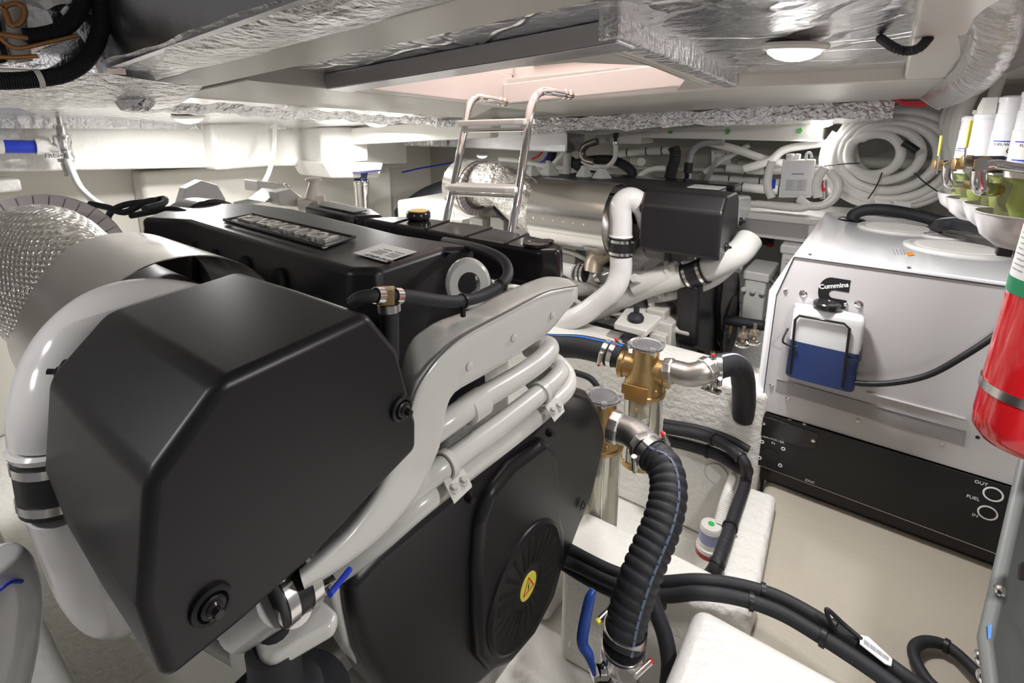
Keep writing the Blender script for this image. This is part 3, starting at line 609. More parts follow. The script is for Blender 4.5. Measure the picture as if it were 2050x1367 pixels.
def flange_ring(root, c, ax, R0, R1, n=34, h=.02):
    b = MB(); c = V(c); x, y, z = basis(V(ax))
    for k in range(n):
        a0_, a1_ = 2 * pi * k / n, 2 * pi * (k + .88) / n
        P = [c + (x * cos(a) + y * sin(a)) * R + z * hh for hh in (0, h) for R, a in ((R0, a0_), (R1, a0_), (R1, a1_), (R0, a1_))]
        b.hexa(P)
    f = b.build('slotted_flange', mat('flange_mauve', (.62, .56, .57), .35, .7), root)
    b = MB(); b.lathe([(R0, -.05), (R1 + .004, -.05), (R1 + .004, -.002), (R0, -.002)], c, z, 40); b.build('flange_band', steel, root); return f
rc1 = V((-1.60, .295, -.345)); flange_ring(E1, rc1 + V((0, 0, .0)), (1, -.25, .25), .135, .168)
# wiring behind the elbow
for pts in (((180, 408), (215, 415), (250, 425), (290, 405), (320, 400)), ((212, 450), (222, 425), (250, 410), (300, 403), (328, 398), (325, 408), (290, 418)), ((262, 432), (300, 425), (345, 418), (370, 425))):
    pipe(E1, 'wiring_loom', [PX(u, v, -1.70 + .05 * i) for i, (u, v) in enumerate(pts)], .0085, rub, n=10)
b = MB(); b.cyl(V((-1.9, .45, -.5)), V((-1.9, .45, -.38)), .09); b.cyl(V((-1.75, .50, -.5)), V((-1.75, .5, -.40)), .05); b.build('aft_housing', engw, E1, bev=.01)
block_mass(E1, 0, 0, 3)

# ---------------------------------------------------------------- far engine
E2 = thing('marine_engine', 'far marine engine behind the chrome ladder, partly hidden by the nearer one', 'engine', 'twin marine engines')
D = 1.75
p2 = lambda u, v, X=-.45: (lambda p: (p.y, p.z))(PX(u, v, X))
n2 = PX(1447, 428, -.45)
prof2 = [(n2.y + .045, -.272), (n2.y + .20, -.275), (n2.y + .24, -.30), (n2.y + .27, -.43), (n2.y + .22, -.50), (n2.y + .02, -.512), (n2.y, -.50), (n2.y - .0, n2.z)]
heat_cover(E2, prof2, -.45, -.755, 1.0, [(PX(1483, 443, -.449), (1, 0, 0), .016), (PY(1291, 417, 1.93), (0, -1, .4), .022), (PX(1453, 495, -.449) + V((0, .01, 0)), (1, 0, 0), .016)], bev=.014)
vt = [V((x, y + D, -.305)) for x, y in ((-.56, .43), (-.70, .42), (-1.50, .42), (-1.56, .55), (-1.50, .80), (-.66, .80), (-.58, .74))]
vc2 = valve_cover(E2, vt, .15, .03, -.25)
b = MB(); b.mm((-.72, .62 + D, -.305), (-.58, .74 + D, -.303)); b.build('data_label', paper, vc2, label='white data label')
b = MB(); b.mm((-.58, .90 + D, -.315), (-1.5, 1.05 + D, -.40)); b.build('reservoir_cover', plastg, E2, bev=.01)
# elbow, coupling, lower bend
cx2 = PY(1246, 440, 1.95)
top_ = [PY(1300, 450, 2.03), PY(1288, 415, 2.0), PY(1262, 397, 1.97), PY(1243, 412, 1.95), PY(1243, 445, 1.95), PY(1243, 478, 1.95)]
e2 = pipe(E2, 'air_pipe', top_, .046, pipew, n=32, label='white curved air pipe')
b = MB(); b.lathe([(.047, 0), (.051, .004), (.047, .012)], PY(1243, 474, 1.95), (0, 0, 1), 30); b.build('pipe_lip', pipew, e2)
coupling(E2, PY(1243, 493, 1.95), (0, 0, 1), .046, .078)
pipe(E2, 'air_pipe', [PY(1243, 508, 1.95), PY(1242, 545, 1.95), PY(1228, 580, 1.93), PY(1195, 608, 1.92), PY(1160, 632, 1.90), PY(1120, 645, 1.90), PY(1085, 632, 1.92)], .046, pipew, n=32, label='white lower air pipe')
pipe(E2, 'charge_pipe', [PY(1080, 655, 2.05), PY(1150, 638, 2.03), PY(1210, 612, 2.03), PY(1290, 575, 2.03), PY(1350, 557, 2.03), PY(1395, 545, 2.03), PY(1440, 528, 2.04), PY(1478, 506, 2.06), PY(1500, 480, 2.12)], .049, engw, n=28)
pipe(E2, 'charge_pipe', [PY(1130, 575, 2.15), PY(1180, 570, 2.12), PY(1250, 540, 2.12), PY(1300, 505, 2.12)], .05, pipew, n=26)
pipe(E2, 'charge_pipe', [PY(1300, 600, 2.08), PY(1370, 585, 2.08), PY(1430, 562, 2.08), PY(1478, 520, 2.1)], .022, engw, n=20)
d_ = PY(1420, 537, 2.03) - PY(1370, 552, 2.03); coupling(E2, PY(1392, 547, 2.03), d_, .050, .085)
b = MB(); p = PY(1205, 560, 2.1); d_ = PY(1230, 540, 2.1) - p; clamp_band(b, p + d_ * .1, d_, .053, .02); b.build('hose_clamp', clampm, E2)
pipe(E2, 'water_pipe', [PX(1475, 540, -.47), PX(1488, 505, -.47), PX(1488, 492, -.50), PX(1470, 500, -.6)], .019, engw)
b = MB(); b.prism([PX(*q, -.47) for q in ((1478, 395), (1505, 392), (1504, 425), (1494, 440), (1482, 452))], (-.16, 0, 0)); b.build('air_duct', engw, E2, bev=.012)
# belt guard seen edge on
sx = lambda pts, X=-.51: [(PX(u, v, X).y, PX(u, v, X).z) for u, v in pts]
o2 = [(y + D, z) for y, z in outl]
zt = PX(1478, 530, -.51).z
o2 = sx(((1410, 575), (1428, 560), (1440, 548), (1470, 530), (1485, 522), (1492, 560), (1488, 620), (1480, 680), (1470, 712), (1440, 712), (1405, 700)))
pod2 = sx(((1458, 545), (1486, 532), (1491, 570), (1488, 625), (1478, 690), (1462, 706), (1452, 690), (1450, 620)), -.49)
belt_guard(E2, -.53, None, o2, pod2, (PX(1471, 640, -.49).y, PX(1471, 655, -.49).z), .16)
hs2 = shield(E2, -.90, -1.27, 2.04, -.425, .155, 0, -1.2, 3.0)
b = MB()
for i in range(6): b.ball((-.98 - .05 * i, 1.886, -.43), .005, 8)
b.build('rivet', chrome, hs2)
b = MB(); b.lathe([(.0, 0), (.07, .0), (.115, -.03), (.135, -.08), (.135, -.14), (.10, -.2)], (-.86, 2.04, -.46), (1, 0, 0), 36); b.build('turbo_housing', steeld, E2)
b = MB(); b.lathe([(.07, 0), (.075, .02), (.07, .022), (.072, .05), (.066, .055), (.066, .09)], PY(1195, 430, 2.02), (1, 0, 0), 30); tq = b.build('turbo_outlet', steel, E2)
b = MB(); p = PY(1205, 428, 2.02); clamp_band(b, p, (1, 0, 0), .078, .012); clamp_band(b, p + V((.03, 0, 0)), (1, 0, 0), .078, .012); b.build('band_clamp', chrome, tq)
pipe(E2, 'exhaust_wrap', [V((-1.22, 2.04, -.44)), V((-1.36, 2.03, -.40)), V((-1.50, 2.02, -.32)), V((-1.62, 2.05, -.33)), V((-1.70, 2.06, -.36))], [.13, .12, .105, .115, .09], mat('wrap_crumpled', (.80, .78, .74), .24, 1, bump=[('noise', 22, 1.0, .05), ('cell', 40, .6, .01), ('weave', 60, .6, .003)]), n=30, label='woven foil wrapped exhaust elbow')
flange_ring(E2, V((-1.69, 2.06, -.355)), (1, -.2, -.1), .108, .142)
b = MB(); b.lathe([(.14, 0), (.135, -.08), (.08, -.13)], (-1.745, 2.07, -.35), (1, -.2, -.1), 30); b.build('exhaust_outlet', steel, E2)
pipe(E2, 'oil_cooler_pipe', [PY(1185, 545, 1.98), PY(1192, 520, 2.0), PY(1215, 505, 2.02), PY(1235, 500, 2.05)], .040, mat('bronze_dull', (.50, .42, .33), .38, .6), label='dull bronze elbow')
coupling(E2, PY(1165, 547, 1.97), PY(1180, 548, 1.97) - PY(1150, 545, 1.97), .036, .03)
b = MB(); b.cyl(PY(1150, 545, 1.97), PY(1125, 540, 1.97), .036); b.build('water_stub', pipew, E2)
b = MB()
for (u, v, Y, s) in ((1170, 335, 2.5, .05), (1205, 340, 2.5, .06), (1100, 330, 2.45, .06), (1065, 335, 2.4, .05), (1040, 350, 2.35, .05)):
    c = PY(u, v, Y); b = MB(); b.lathe([(s, -.05), (s, 0), (s * .5, .035), (s * .4, .05)], c + V((0, 0, -.04)), (0, 0, 1), 6); b.build('aft_bracket', engw, E2, bev=.004)
b = MB()
b.cyl(PY(1095, 345, 2.5), PY(1098, 322, 2.5), .014); b.build('breather_stub', engw, E2)
pipe(E2, 'wiring_loom', [PY(990, 415, 2.1), PY(1010, 438, 2.05), PY(1030, 425, 2.05), PY(1005, 400, 2.1), PY(985, 395, 2.15)], .012, rub, n=10)
block_mass(E2, 0, D, 5)
# ================================================================ GENERATOR
G = thing('generator', 'white and silver boxed generator with black lower panel on the beige platform', 'generator')
gx = [(-.235, -1.165), (-.235, -.553), (-.200, -.414), (.345, -.414), (.389, -.56), (.389, -1.165)]
def GF(u, v, dy=0): return PY(u, v, 1.8) + V((0, dy, 0))
b = MB(); b.prism([V((x * 1.0 + (-.028 if x < 0 and z < -.5 else 0), 1.815, z)) for x, z in gx], (0, .93, 0)); b.build('enclosure_body', genw, G, bev=.018, seg=4)
b = MB(); b.prism([V((x, 1.80, z)) for x, z in [(-.2, -.423), (-.233, -.556), (-.236, -.97), (.387, -.97), (.387, -.556), (.343, -.423)]], (0, .02, 0)); b.build('front_panel', silverp, G, bev=.002, label='silver grey front panel')
b = MB(); b.prism([V((x, 1.794, z)) for x, z in [(-.237, -.9715), (-.240, -1.176), (.390, -1.186), (.389, -.9715)]], (0, .03, 0)); wb = b.build('panel_edge', whitep, G, bev=.001)
b = MB(); b.prism([V((x, 1.7905, z)) for x, z in [(-.2355, -.9715), (-.2375, -1.172), (.3865, -1.181), (.3865, -.9715)]], (0, .02, 0)); bp_ = b.build('black_panel', mat('panel_black', (.010, .010, .011), .38), G, label='black lower front panel')
b = MB(); b.mm((-.25, 1.82, -1.245), (.42, 2.7, -1.15)); b.build('base_tray', plastg, G, bev=.01)
b = MB(); b.prism([V((x, 1.798, z)) for x, z in [(-.2, -.424), (-.2, -.412), (.343, -.412), (.343, -.424)]], (0, .93, 0)); b.build('top_panel', genw, G, bev=.004, label='glossy white top panel')
b = MB(); b.tube([V((-.201, 1.797, -.424)), V((.343, 1.797, -.424))], .0015, 6, 1); b.tube([V((-.2, 1.797, -.424)), V((-.2345, 1.797, -.556)), V((-.237, 1.797, -.97))], .0015, 6, 0); b.build('panel_gap', inkk, G)
# recessed slot
b = MB(); b.prism([GF(1556, 757, -.002), GF(1934, 862, -.002), GF(1929, 893, -.002), GF(1553, 782, -.002)], (0, .001, 0)); sl = b.build('handle_slot', mat('slot_grey', (.33, .32, .32), .4, .2), G, label='darker recessed slot')
b = MB(); b.tube([GF(1735, 785, -.004), GF(1932, 837, -.004)], .004, 8, 1); b.build('slot_lip', silverp, sl)
b = MB(); b.tube([GF(1556, 757, -.003), GF(1934, 862, -.003), GF(1929, 893, -.003)], .0015, 6, 0); b.build('slot_edge', inkg, sl)
for u, v in ((1573, 581), (1545, 771), (1577, 798), (1718, 842), (1885, 890), (1693, 610), (1608, 587), (1719, 608)):
    b = MB(); k = 1.7 if (u, v) in ((1608, 587), (1719, 608)) else 1
    b.lathe([(.0065 * k, 0), (.0065 * k, .002), (.004 * k, .004)], GF(u, v, -.001), (0, -1, 0), 18); b.hexnut(GF(u, v, -.004), (0, -1, 0), .0034 * k, .003 * k); b.build('panel_screw', clampm, G)
for u, v in ((1625, 505), (1819, 532)):
    b = MB(); b.lathe([(.006, 0), (.006, .003), (.003, .005)], V((PZ(u, v, -.412).x, 1.806, -.412)), (0, 0, 1), 14); b.build('panel_screw', clampm, G)
b = MB(); b.lathe([(.005, 0), (.0045, .001)], GF(1957, 875, -.001), (0, -1, 0), 14); b.build('panel_hole', inkk, G)
# black panel prints and fittings
def ringm(c, R, r, m, nm, parent, th=.0012):
    b = MB(); b.lathe([(r, 0), (R, 0), (R, th), (r, th)], c, (0, -1, 0), 28, False); return b.build(nm, m, parent)
BY = -.0105
for u, v in ((1987, 985), (1976, 1022)): ringm(GF(u, v, BY), .0215, .0175, whitep, 'port_ring', bp_)
for u, v in ((1527, 881), (1569, 895), (1522, 913), (1563, 928)):
    ringm(GF(u, v, BY), .0065, .0035, whitep, 'port_ring', bp_)
b = MB(); b.lathe([(.024, 0), (.024, .0015), (.02, .0015)], GF(1544, 907, BY), (0, -1, 0), 28); b.build('port_cover', inkk, bp_)
b = MB(); b.prism([GF(u, v, BY) for u, v in ((1530, 830), (1639, 864), (1634, 893), (1612, 892), (1520, 866))], (0, -.0015, 0)); b.build('terminal_cover', plastg, bp_, bev=.0005)
for u, v in ((1530, 844), (1629, 878)):
    b = MB(); b.lathe([(.0062, 0), (.0062, .003), (.004, .004)], GF(u, v, BY - .001), (0, -1, 0), 8); b.build('terminal_bolt', clampm, bp_)
X1, Z1 = (1, 0, 0), (0, 0, 1)
for t_, u, v, s_ in (('SEA-WATER', 1549, 876, .0125), ('IN', 1549, 884, .0115), ('ZINC', 1622, 960, .0115), ('OUT', 1963, 963, .0130), ('FUEL', 1947, 992, .0130), ('IN', 1951, 1027, .0130)):
    text_mb(t_, GF(u, v, BY - .0004), X1, Z1, s_, .0003).build('panel_lettering', whitep, bp_)
b = MB(); q = GF(1582, 837, BY - .0006); b.mm(q - V((.005, 0, .0006)), q + V((.005, .0005, .0006)))
q = GF(1611, 846, BY - .0006); b.mm(q - V((.006, 0, .0006)), q + V((.006, .0005, .0006))); b.mm(q - V((.0006, 0, 0)), q + V((.0006, .0005, .009))); b.mm(q - V((.0035, 0, .0032)), q + V((.0035, .0005, -.002)))
b.build('ground_symbol', whitep, bp_)
# emblem: a heavy open letter with the name across it
o_ = GF(1667, 585, -.0008); W = .036
pts = []
for k in range(25):
    a = radians(90 + 180 * k / 24); pts.append((cos(a) * .032 - .006, sin(a) * .046))
pts = [(.040, .046)] + pts + [(.038, -.046), (.038, -.018)] + [(.004 + cos(radians(270 - 180 * k / 10)) * .013, -.005 + sin(radians(270 - 180 * k / 10)) * .013) for k in range(11)] + [(.040, .008)]
b = MB(); vs = [o_ + V((x, 0, z)) for x, z in pts]; b.prism(vs, (0, -.0006, 0)); em = b.build('emblem', inkk, G, smooth=False)
text_mb('Cummins', o_ + V((.000, -.0008, .0205)), (1, 0, .30), Z1, .0198, .0004, bold=.0005).build('emblem_lettering', whitep, em)
# hatches and stickers on the top
for u, v, rx, ry in ((1795, 457, .125, .11), (1913, 497, .135, .115), (1890, 474, .06, .045)):
    c = PZ(u, v, -.410); b = MB(); n = 40
    f = lambda k, h: [c + V((cos(2 * pi * i / n) * rx * k, sin(2 * pi * i / n) * ry * k, h)) for i in range(n)]
    b.loft([f(1, -.004), f(1, .003), f(.97, .005), f(.86, .005), f(.85, .003)]); hp_ = b.build('access_lid', pvc, G)
    if rx > .1:
        b = MB()
        for i in range(-13, 14): 
            w_ = sqrt(max(0, 1 - (i / 14.5) ** 2)) * rx * .78; b.mm(c + V((-w_, i * ry * .055, .003)), c + V((w_, i * ry * .055 + .0025, .0052)))
        b.build('lid_grip', pvc, hp_)
b = MB(); b.prism([PZ(*q, -.4105) for q in ((1812, 506), (1826, 505), (1831, 511), (1818, 512))], (0, 0, .0006)); st_ = b.build('hazard_sticker', orangep, G, label='small orange sticker')
b = MB()
for u in (1786, 1793, 1800, 1806): b.prism([PZ(*q, -.4105) for q in ((u, 499), (u + 2, 499), (u + 6, 509), (u + 4, 509))], (0, 0, .0006))
b.build('sticker_print', inkg, G)
b = MB(); b.lathe([(.05, 0), (.044, .006), (.03, .008)], PZ(1705, 440, -.411), Z1, 26); b.build('hose_grommet', plastg, G)
# coolant bottle in its wire holder
J = thing('coolant_bottle', 'translucent plastic overflow bottle half full of blue liquid on the generator front', 'bottle')
jy = 1.745
def JF(u, v, y=jy): return PY(u, v, y)
def jring(z, gy=0, k=1.0, lean=0):
    x0, x1 = JF(1577, 700).x, JF(1724, 700).x; cx__ = (x0 + x1) / 2; hw = (x1 - x0) / 2 * k; n = 32; out = []
    for i in range(n):
        a = 2 * pi * i / n; e = .32; cc, ss = cos(a), sin(a)
        out.append(V((cx__ + math.copysign(abs(cc) ** e, cc) * hw + lean, 1.768 + math.copysign(abs(ss) ** e, ss) * .0235 * (1 if k > .9 else k), z)))
    return out
zb, zt, zl = JF(1640, 770).z - .0, JF(1640, 622).z, JF(1640, 693).z
b = MB(); b.loft([jring(zb, k=.94), jring(zb + .006), jring(zl, k=1.0)]); b.build('coolant', coolant, J, ang=50, label='blue coolant')
b = MB(); b.loft([jring(zl - .001), jring(zt - .03), jring(zt - .012, k=.985), jring(zt - .002, k=.90), jring(zt, k=.8)]); jb = b.build('bottle_body', jugw, J, ang=50)
b = MB(); c = V((JF(1655, 605).x, 1.772, zt)); b.lathe([(.026, -.002), (.026, .006)], c, Z1, 28); b.build('bottle_neck', jugw, J)
b = MB(); b.lathe([(.033, .003), (.036, .006), (.036, .020), (.033, .023), (.024, .023), (.022, .021)], c, Z1, 32); b.build('cap', plastg, J, label='black screw cap')
b = MB(); b.cyl(V((JF(1590, 606).x, 1.772, zt - .003)), V((JF(1606, 606).x, 1.772, zt - .003)), .005); b.build('overflow_nipple', jugw, J)
wz = lambda u, v: PY(u, v, 1.738)
for path in ([(1581, 748), (1592, 640), (1600, 632), (1690, 648), (1701, 658), (1686, 776)], ):
    b = MB(); b.tube([wz(*q) for q in path], .0038, 10, 0); hd = b.build('wire_holder', plastg, J, label='black wire bracket')
for path in ([(1596, 695), (1572, 688), (1567, 680), (1572, 668)], [(1690, 718), (1718, 722), (1722, 714), (1722, 700)]):
    b = MB(); P_ = [wz(*q) for q in path]; P_[-1] = P_[-1] + V((0, .05, 0)); b.tube(P_, .0034, 8, 3); b.build('wire_arm', plastg, hd)
gh = tag(MB().tube([PY(1690, 762, 1.76), PY(1730, 768, 1.755), PY(1790, 766, 1.75), PY(1860, 750, 1.75), PY(1930, 712, 1.75), PY(2000, 665, 1.76), PY(2060, 610, 1.78)], .0085, 14, 8).build('rubber_hose', rubd), 'thin black hose curving across the generator front to the red extinguisher', 'hose')

# ================================================================ EXTINGUISHER
X_ = thing('fire_extinguisher', 'red fire extinguisher held by a silver band at the right edge', 'fire extinguisher')
ec = PD(2064, 880, .86); R_ = .079
def ez(v): return PD(2046, v, .86).z
def erz(v): # z on the extinguisher axis at picture row v
    lo, hi = -1.2, .2
    for _ in range(40):
        m_ = (lo + hi) / 2; p = V((ec.x, ec.y, m_)); fz = -p.x * -sin(YAW) * -1; F_ = -sin(YAW) * p.x + cos(YAW) * p.y
        d = F_ * cos(PITCH) - m_ * sin(PITCH); y = F_ * sin(PITCH) + m_ * cos(PITCH); vv = 472 - 1030 * y / d
        if vv > v: lo = m_
        else: hi = m_
    return lo
zb_ = erz(893); zt_ = erz(230)
b = MB(); b.lathe([(R_ * .5, 0), (R_ * .82, .004), (R_ * .97, .02), (R_, .045), (R_, zt_ - zb_ - .03), (R_ * .9, zt_ - zb_), (R_ * .5, zt_ - zb_ + .03), (.02, zt_ - zb_ + .04)], (ec.x, ec.y, zb_), Z1, 48); b.build('cylinder_body', redp, X_, ang=50)
zl0, zl1 = erz(596), erz(452)
b = MB(); b.lathe([(R_ + .0006, 0), (R_ + .0006, zl1 - zl0 - .0)], (ec.x, ec.y, zl0), Z1, 48, False); lbx = b.build('label', paper, X_, label='white instruction label')
b = MB(); b.lathe([(R_ + .0011, 0), (R_ + .0011, .026)], (ec.x, ec.y, zl0 - .002), Z1, 48, False); b.build('label_band', green, lbx, label='green print band')
b = MB(); b.lathe([(R_ + .0011, 0), (R_ + .0011, .008)], (ec.x, ec.y, zl1 - .006), Z1, 48, False); b.build('label_stripe', green, lbx)
b = MB()
for i in range(9):
    z = zl0 + .036 + i * .0085
    for s0 in (0, 1):
        a0_ = radians(183 + s0 * 12 + (i % 3) * 3); rr = R_ + .0012
        vs = [V((ec.x + cos(a0_ + t) * rr, ec.y + sin(a0_ + t) * rr, z + h)) for t in (0, .06, .12, .17) for h in (0, .002)]
        b.add(vs, [(0, 2, 3, 1), (2, 4, 5, 3), (4, 6, 7, 5)])
b.build('label_print', inkg, lbx)
zb2 = erz(787); b = MB(); b.lathe([(R_ + .0004, -.008), (R_ + .002, -.008), (R_ + .002, .008), (R_ + .0004, .008)], (ec.x, ec.y, zb2), Z1, 48, False); b.build('retaining_band', steel, X_)
b = MB(); b.mm((ec.x + .03, ec.y + R_ - .005, zb2 - .1), (ec.x + .06, ec.y + R_ + .02, zb2 + .2)); b.build('wall_bracket', steel, X_)
for o_x in [q for q in COL.objects if q.parent == X_ or (q.parent and q.parent.parent == X_)]:
    for v_ in o_x.data.vertices: v_.co += V((.8, .6, 0)) * (v_.co.z - zb_) * .05

# ================================================================ SEA STRAINERS
def strainer(label, S, ang, sc=1.0, hz=.27, ya=0):
    r = thing('sea_strainer', label, 'strainer', 'bronze sea strainers')
    M = Matrix.Rotation(ya, 3, 'Z'); L = lambda x, y, z: V(S) + M @ V((x * sc, y * sc, z * sc))
    A = lambda x, y, z: M @ V((x, y, z)); k = sc
    b = MB(); b.lathe([(.064 * k, -.075 * k), (.066 * k, -.07 * k), (.062 * k, -.035 * k), (.052 * k, .0), (.044 * k, .03 * k), (.043 * k, .075 * k), (.047 * k, .08 * k)], S, Z1, 36)
    for s_ in (-1, 1):
        b.lathe([(.040 * k, .0), (.040 * k, .066 * k), (.046 * k, .068 * k), (.046 * k, .085 * k)], S, A(s_, 0, 0), 30)
    bd_ = b.build('strainer_body', brass, r, bev=.002)
    b = MB(); b.lathe([(.068 * k, -.084 * k), (.072 * k, -.082 * k), (.072 * k, -.072 * k), (.066 * k, -.07 * k)], S, Z1, 40); b.build('body_flange', brass, r)
    b = MB(); q = L(-.012, -.072, -.06); b.box(q, (.085 * k, .004, .055 * k), M); b.build('id_plate', brass, bd_, bev=.001)
    for x in (-.05, .052, -.01):
        b = MB(); b.ball(L(x, -.052, -.045), .006 * k, 10); b.build('body_screw', brass, bd_)
    b = MB(); b.lathe([(.048 * k, .080 * k), (.056 * k, .082 * k), (.056 * k, .090 * k), (.040 * k, .094 * k), (.037 * k, .088 * k)], S, Z1, 36)
    for i in range(4):
        a = i * pi / 2 + .6; b.cyl(L(cos(a) * .056, sin(a) * .056, .078), L(cos(a) * .056, sin(a) * .056, .098), .009 * k, n=12)
    b.build('clear_lid', mat('lid_plastic', (.85, .84, .86), .05, 0, trans=.85, ior=1.4), r, label='clear screwed lid')
    b = MB(); b.lathe([(.060 * k, -.08 * k), (.060 * k, -(.08 + hz) * k)], S, Z1, 40); cyl_ = b.build('sight_glass', mat('sight_tube', (.52, .51, .43), .08, .55, bump=[('noise', 14, .3, .01)]), r, label='shiny clear cylinder')
    b = MB(); b.lathe([(.066 * k, -(.08 + hz) * k), (.066 * k, -(.10 + hz) * k)], S, Z1, 36); b.build('bottom_cap', brass, r, bev=.002)
    for i in range(5):
        a = i * 2 * pi / 5 + .4; b = MB(); b.cyl(L(cos(a) * .063, sin(a) * .063, -.08), L(cos(a) * .063, sin(a) * .063, -.08 - hz), .003 * k, n=8); b.build('tie_rod', clampm, cyl_)
    return r
S2 = PY(1291, 738, 1.5)
strainer('bronze sea strainer with a tall shiny cylinder standing between the engines', S2, 0, .97, .25, .12)
S1 = PY(1205, 842, 1.30); strainer('bronze sea strainer half hidden behind the near engine belt guard', S1, 0, .95, .35, -.1)
def elbow(label, pts, r, nm='pipe_elbow'):
    t = thing(nm, label, 'pipe fitting', 'stainless elbows on the strainers'); b = MB(); b.tube(pts, r, 28, 8); b.build('elbow_body', steeld, t)
    for p, q in ((pts[0], pts[1]), (pts[-1], pts[-2])):
        b = MB(); d = (q - p).normalized(); b.lathe([(r * 1.12, -.004), (r * 1.16, 0), (r * 1.16, .018), (r * 1.05, .024)], p, d, 10); b.build('hex_collar', steeld, t, bev=.002)
    return t
elbow('stainless elbow between the far bronze strainer and its black hose', [PY(1335, 742, 1.50), PY(1352, 744, 1.50), PY(1380, 750, 1.50), PY(1408, 745, 1.51), PY(1422, 738, 1.53)], .036)
elbow('stainless elbow between the half hidden strainer and the ribbed hose', [PD(1225, 852, 1.30), PD(1240, 858, 1.29), PD(1268, 868, 1.26), PD(1290, 890, 1.22), PD(1298, 905, 1.19)], .036)
# hoses
def hose(label, pts, r, nm='rubber_hose', m=rub, rings=0, amp=.03, stripe=None, group=None, cat='hose', n=26):
    h = thing(nm, label, cat, group); b = MB(); b.tube(pts, r, n, 10, rings=rings, amp=amp); b.build('hose_wall', m, h, ang=80)
    if stripe:
        P = cr(pts, 8); b = MB(); Q = []
        for i, p in enumerate(P):
            t = (P[min(len(P) - 1, i + 1)] - P[max(0, i - 1)]).normalized(); w = -p.normalized(); w = (w - t * w.dot(t)).normalized(); s_ = t.cross(w); s_ = s_ if s_.z > 0 or abs(s_.z) < .2 else -s_
            d = (w * stripe[0] + V((0, 0, 1)) * stripe[1] + V((1, 0, 0)) * stripe[2]); d = (d - t * d.dot(t)).normalized(); Q.append((p, d, t))
        for i in range(len(Q) - 1):
            (p, d, t), (p2_, d2, t2) = Q[i], Q[i + 1]; e = t.cross(d); e2 = t2.cross(d2); w_ = stripe[3]; rr = r * 1.035
            b.add([p + d * rr - e * w_, p + d * rr + e * w_, p2_ + d2 * rr + e2 * w_, p2_ + d2 * rr - e2 * w_], [(0, 1, 2, 3)])
        b.build('printed_stripe', stripe[4], h)
    return h
def jclamp(root, c, ax, r, tips=((0, 1, 0),), w=.018):
    ax = V(ax).normalized(); b = MB(); clamp_band(b, c, ax, r, w, .002); k = b.build('hose_clamp', clampm, root)
    for tp in tips:
        tp = V(tp); tp = (tp - ax * tp.dot(ax)).normalized(); s_ = ax.cross(tp); p = V(c) + tp * (r + .007)
        b = MB(); b.cyl(p - s_ * .02, p + s_ * .022, .0065, n=14); b.build('clamp_screw', clampm, k)
        b = MB(); b.lathe([(.0055, 0), (.0055, .006), (.003, .008)], p + s_ * .022, s_, 6); b.build('screw_tip', yellowp if tp.z < 0 else redk, k, label='coloured screw tip')
bh = hose('thick ribbed black hose dropping from the half hidden strainer to the hull valve', [PD(1300, 905, 1.19), PD(1330, 935, 1.15), PD(1338, 985, 1.11), PD(1326, 1045, 1.075), PD(1302, 1105, 1.05), PD(1278, 1165, 1.03), PD(1258, 1230, 1.02), PD(1246, 1290, 1.01)], .0385, rings=21, amp=.045, stripe=(.75, .0, .55, .0028, mat('stripe_print', (.10, .13, .20), .6)))
jclamp(bh, PD(1303, 908, 1.185), PD(1318, 922, 1.165) - PD(1300, 905, 1.19), .041, ((-.6, 0, 0), (1, .3, .4)))
jclamp(bh, PD(1252, 1262, 1.015), (0, .02, 1), .040, ((-1, .2, 0),)); jclamp(bh, PD(1247, 1300, 1.01), (0, .02, 1), .040, ((1, -.3, 0),), .024)
fh = hose('black hose with blue print arching from behind the air duct to the far strainer', [PY(1085, 690, 1.52), PY(1120, 692, 1.50), PY(1160, 694, 1.5), PY(1200, 702, 1.5), PY(1248, 714, 1.5)], .0415, stripe=(.25, 1, 0, .004, mat('print_blue', (.03, .14, .5), .4)))
jclamp(fh, PY(1214, 706, 1.5), (1, 0, -.12), .043, ((0, -1, 0),), .016); jclamp(fh, PY(1228, 709, 1.5), (1, 0, -.12), .043, ((0, .5, 1),), .016)
rh = hose('black striped hose running from the far strainer elbow behind the generator', [PY(1422, 740, 1.53), PY(1448, 731, 1.60), PY(1468, 730, 1.67), PY(1484, 745, 1.72), PY(1489, 785, 1.76), PY(1489, 835, 1.80)], .037, rings=9, amp=.015, stripe=(.3, 1, 0, .004, mat('stripe_white_blue', (.45, .50, .62), .5)))
jclamp(rh, PY(1428, 739, 1.535), (1, .3, .1), .039, ((0, .3, 1),), .016); jclamp(rh, PY(1440, 735, 1.55), (1, .3, .1), .039, ((.1, -1, -.8),), .016)
ab = thing('pipe_anchor', 'small perforated steel anchor plate on the far engine girder', 'bracket'); b = MB(); c = PY(1424, 780, 1.52)
b.box(c, (.055, .03, .006), Matrix.Rotation(-.15, 3, 'Z')); b.build('anchor_plate', clampm, ab, bev=.002)
b = MB(); b.cyl(c, c + V((.004, 0, .035)), .007); b.lathe([(.010, 0), (.010, .012)], c + V((.004, 0, .022)), (1, 0, 0), 12); b.build('anchor_bolt', clampm, ab)
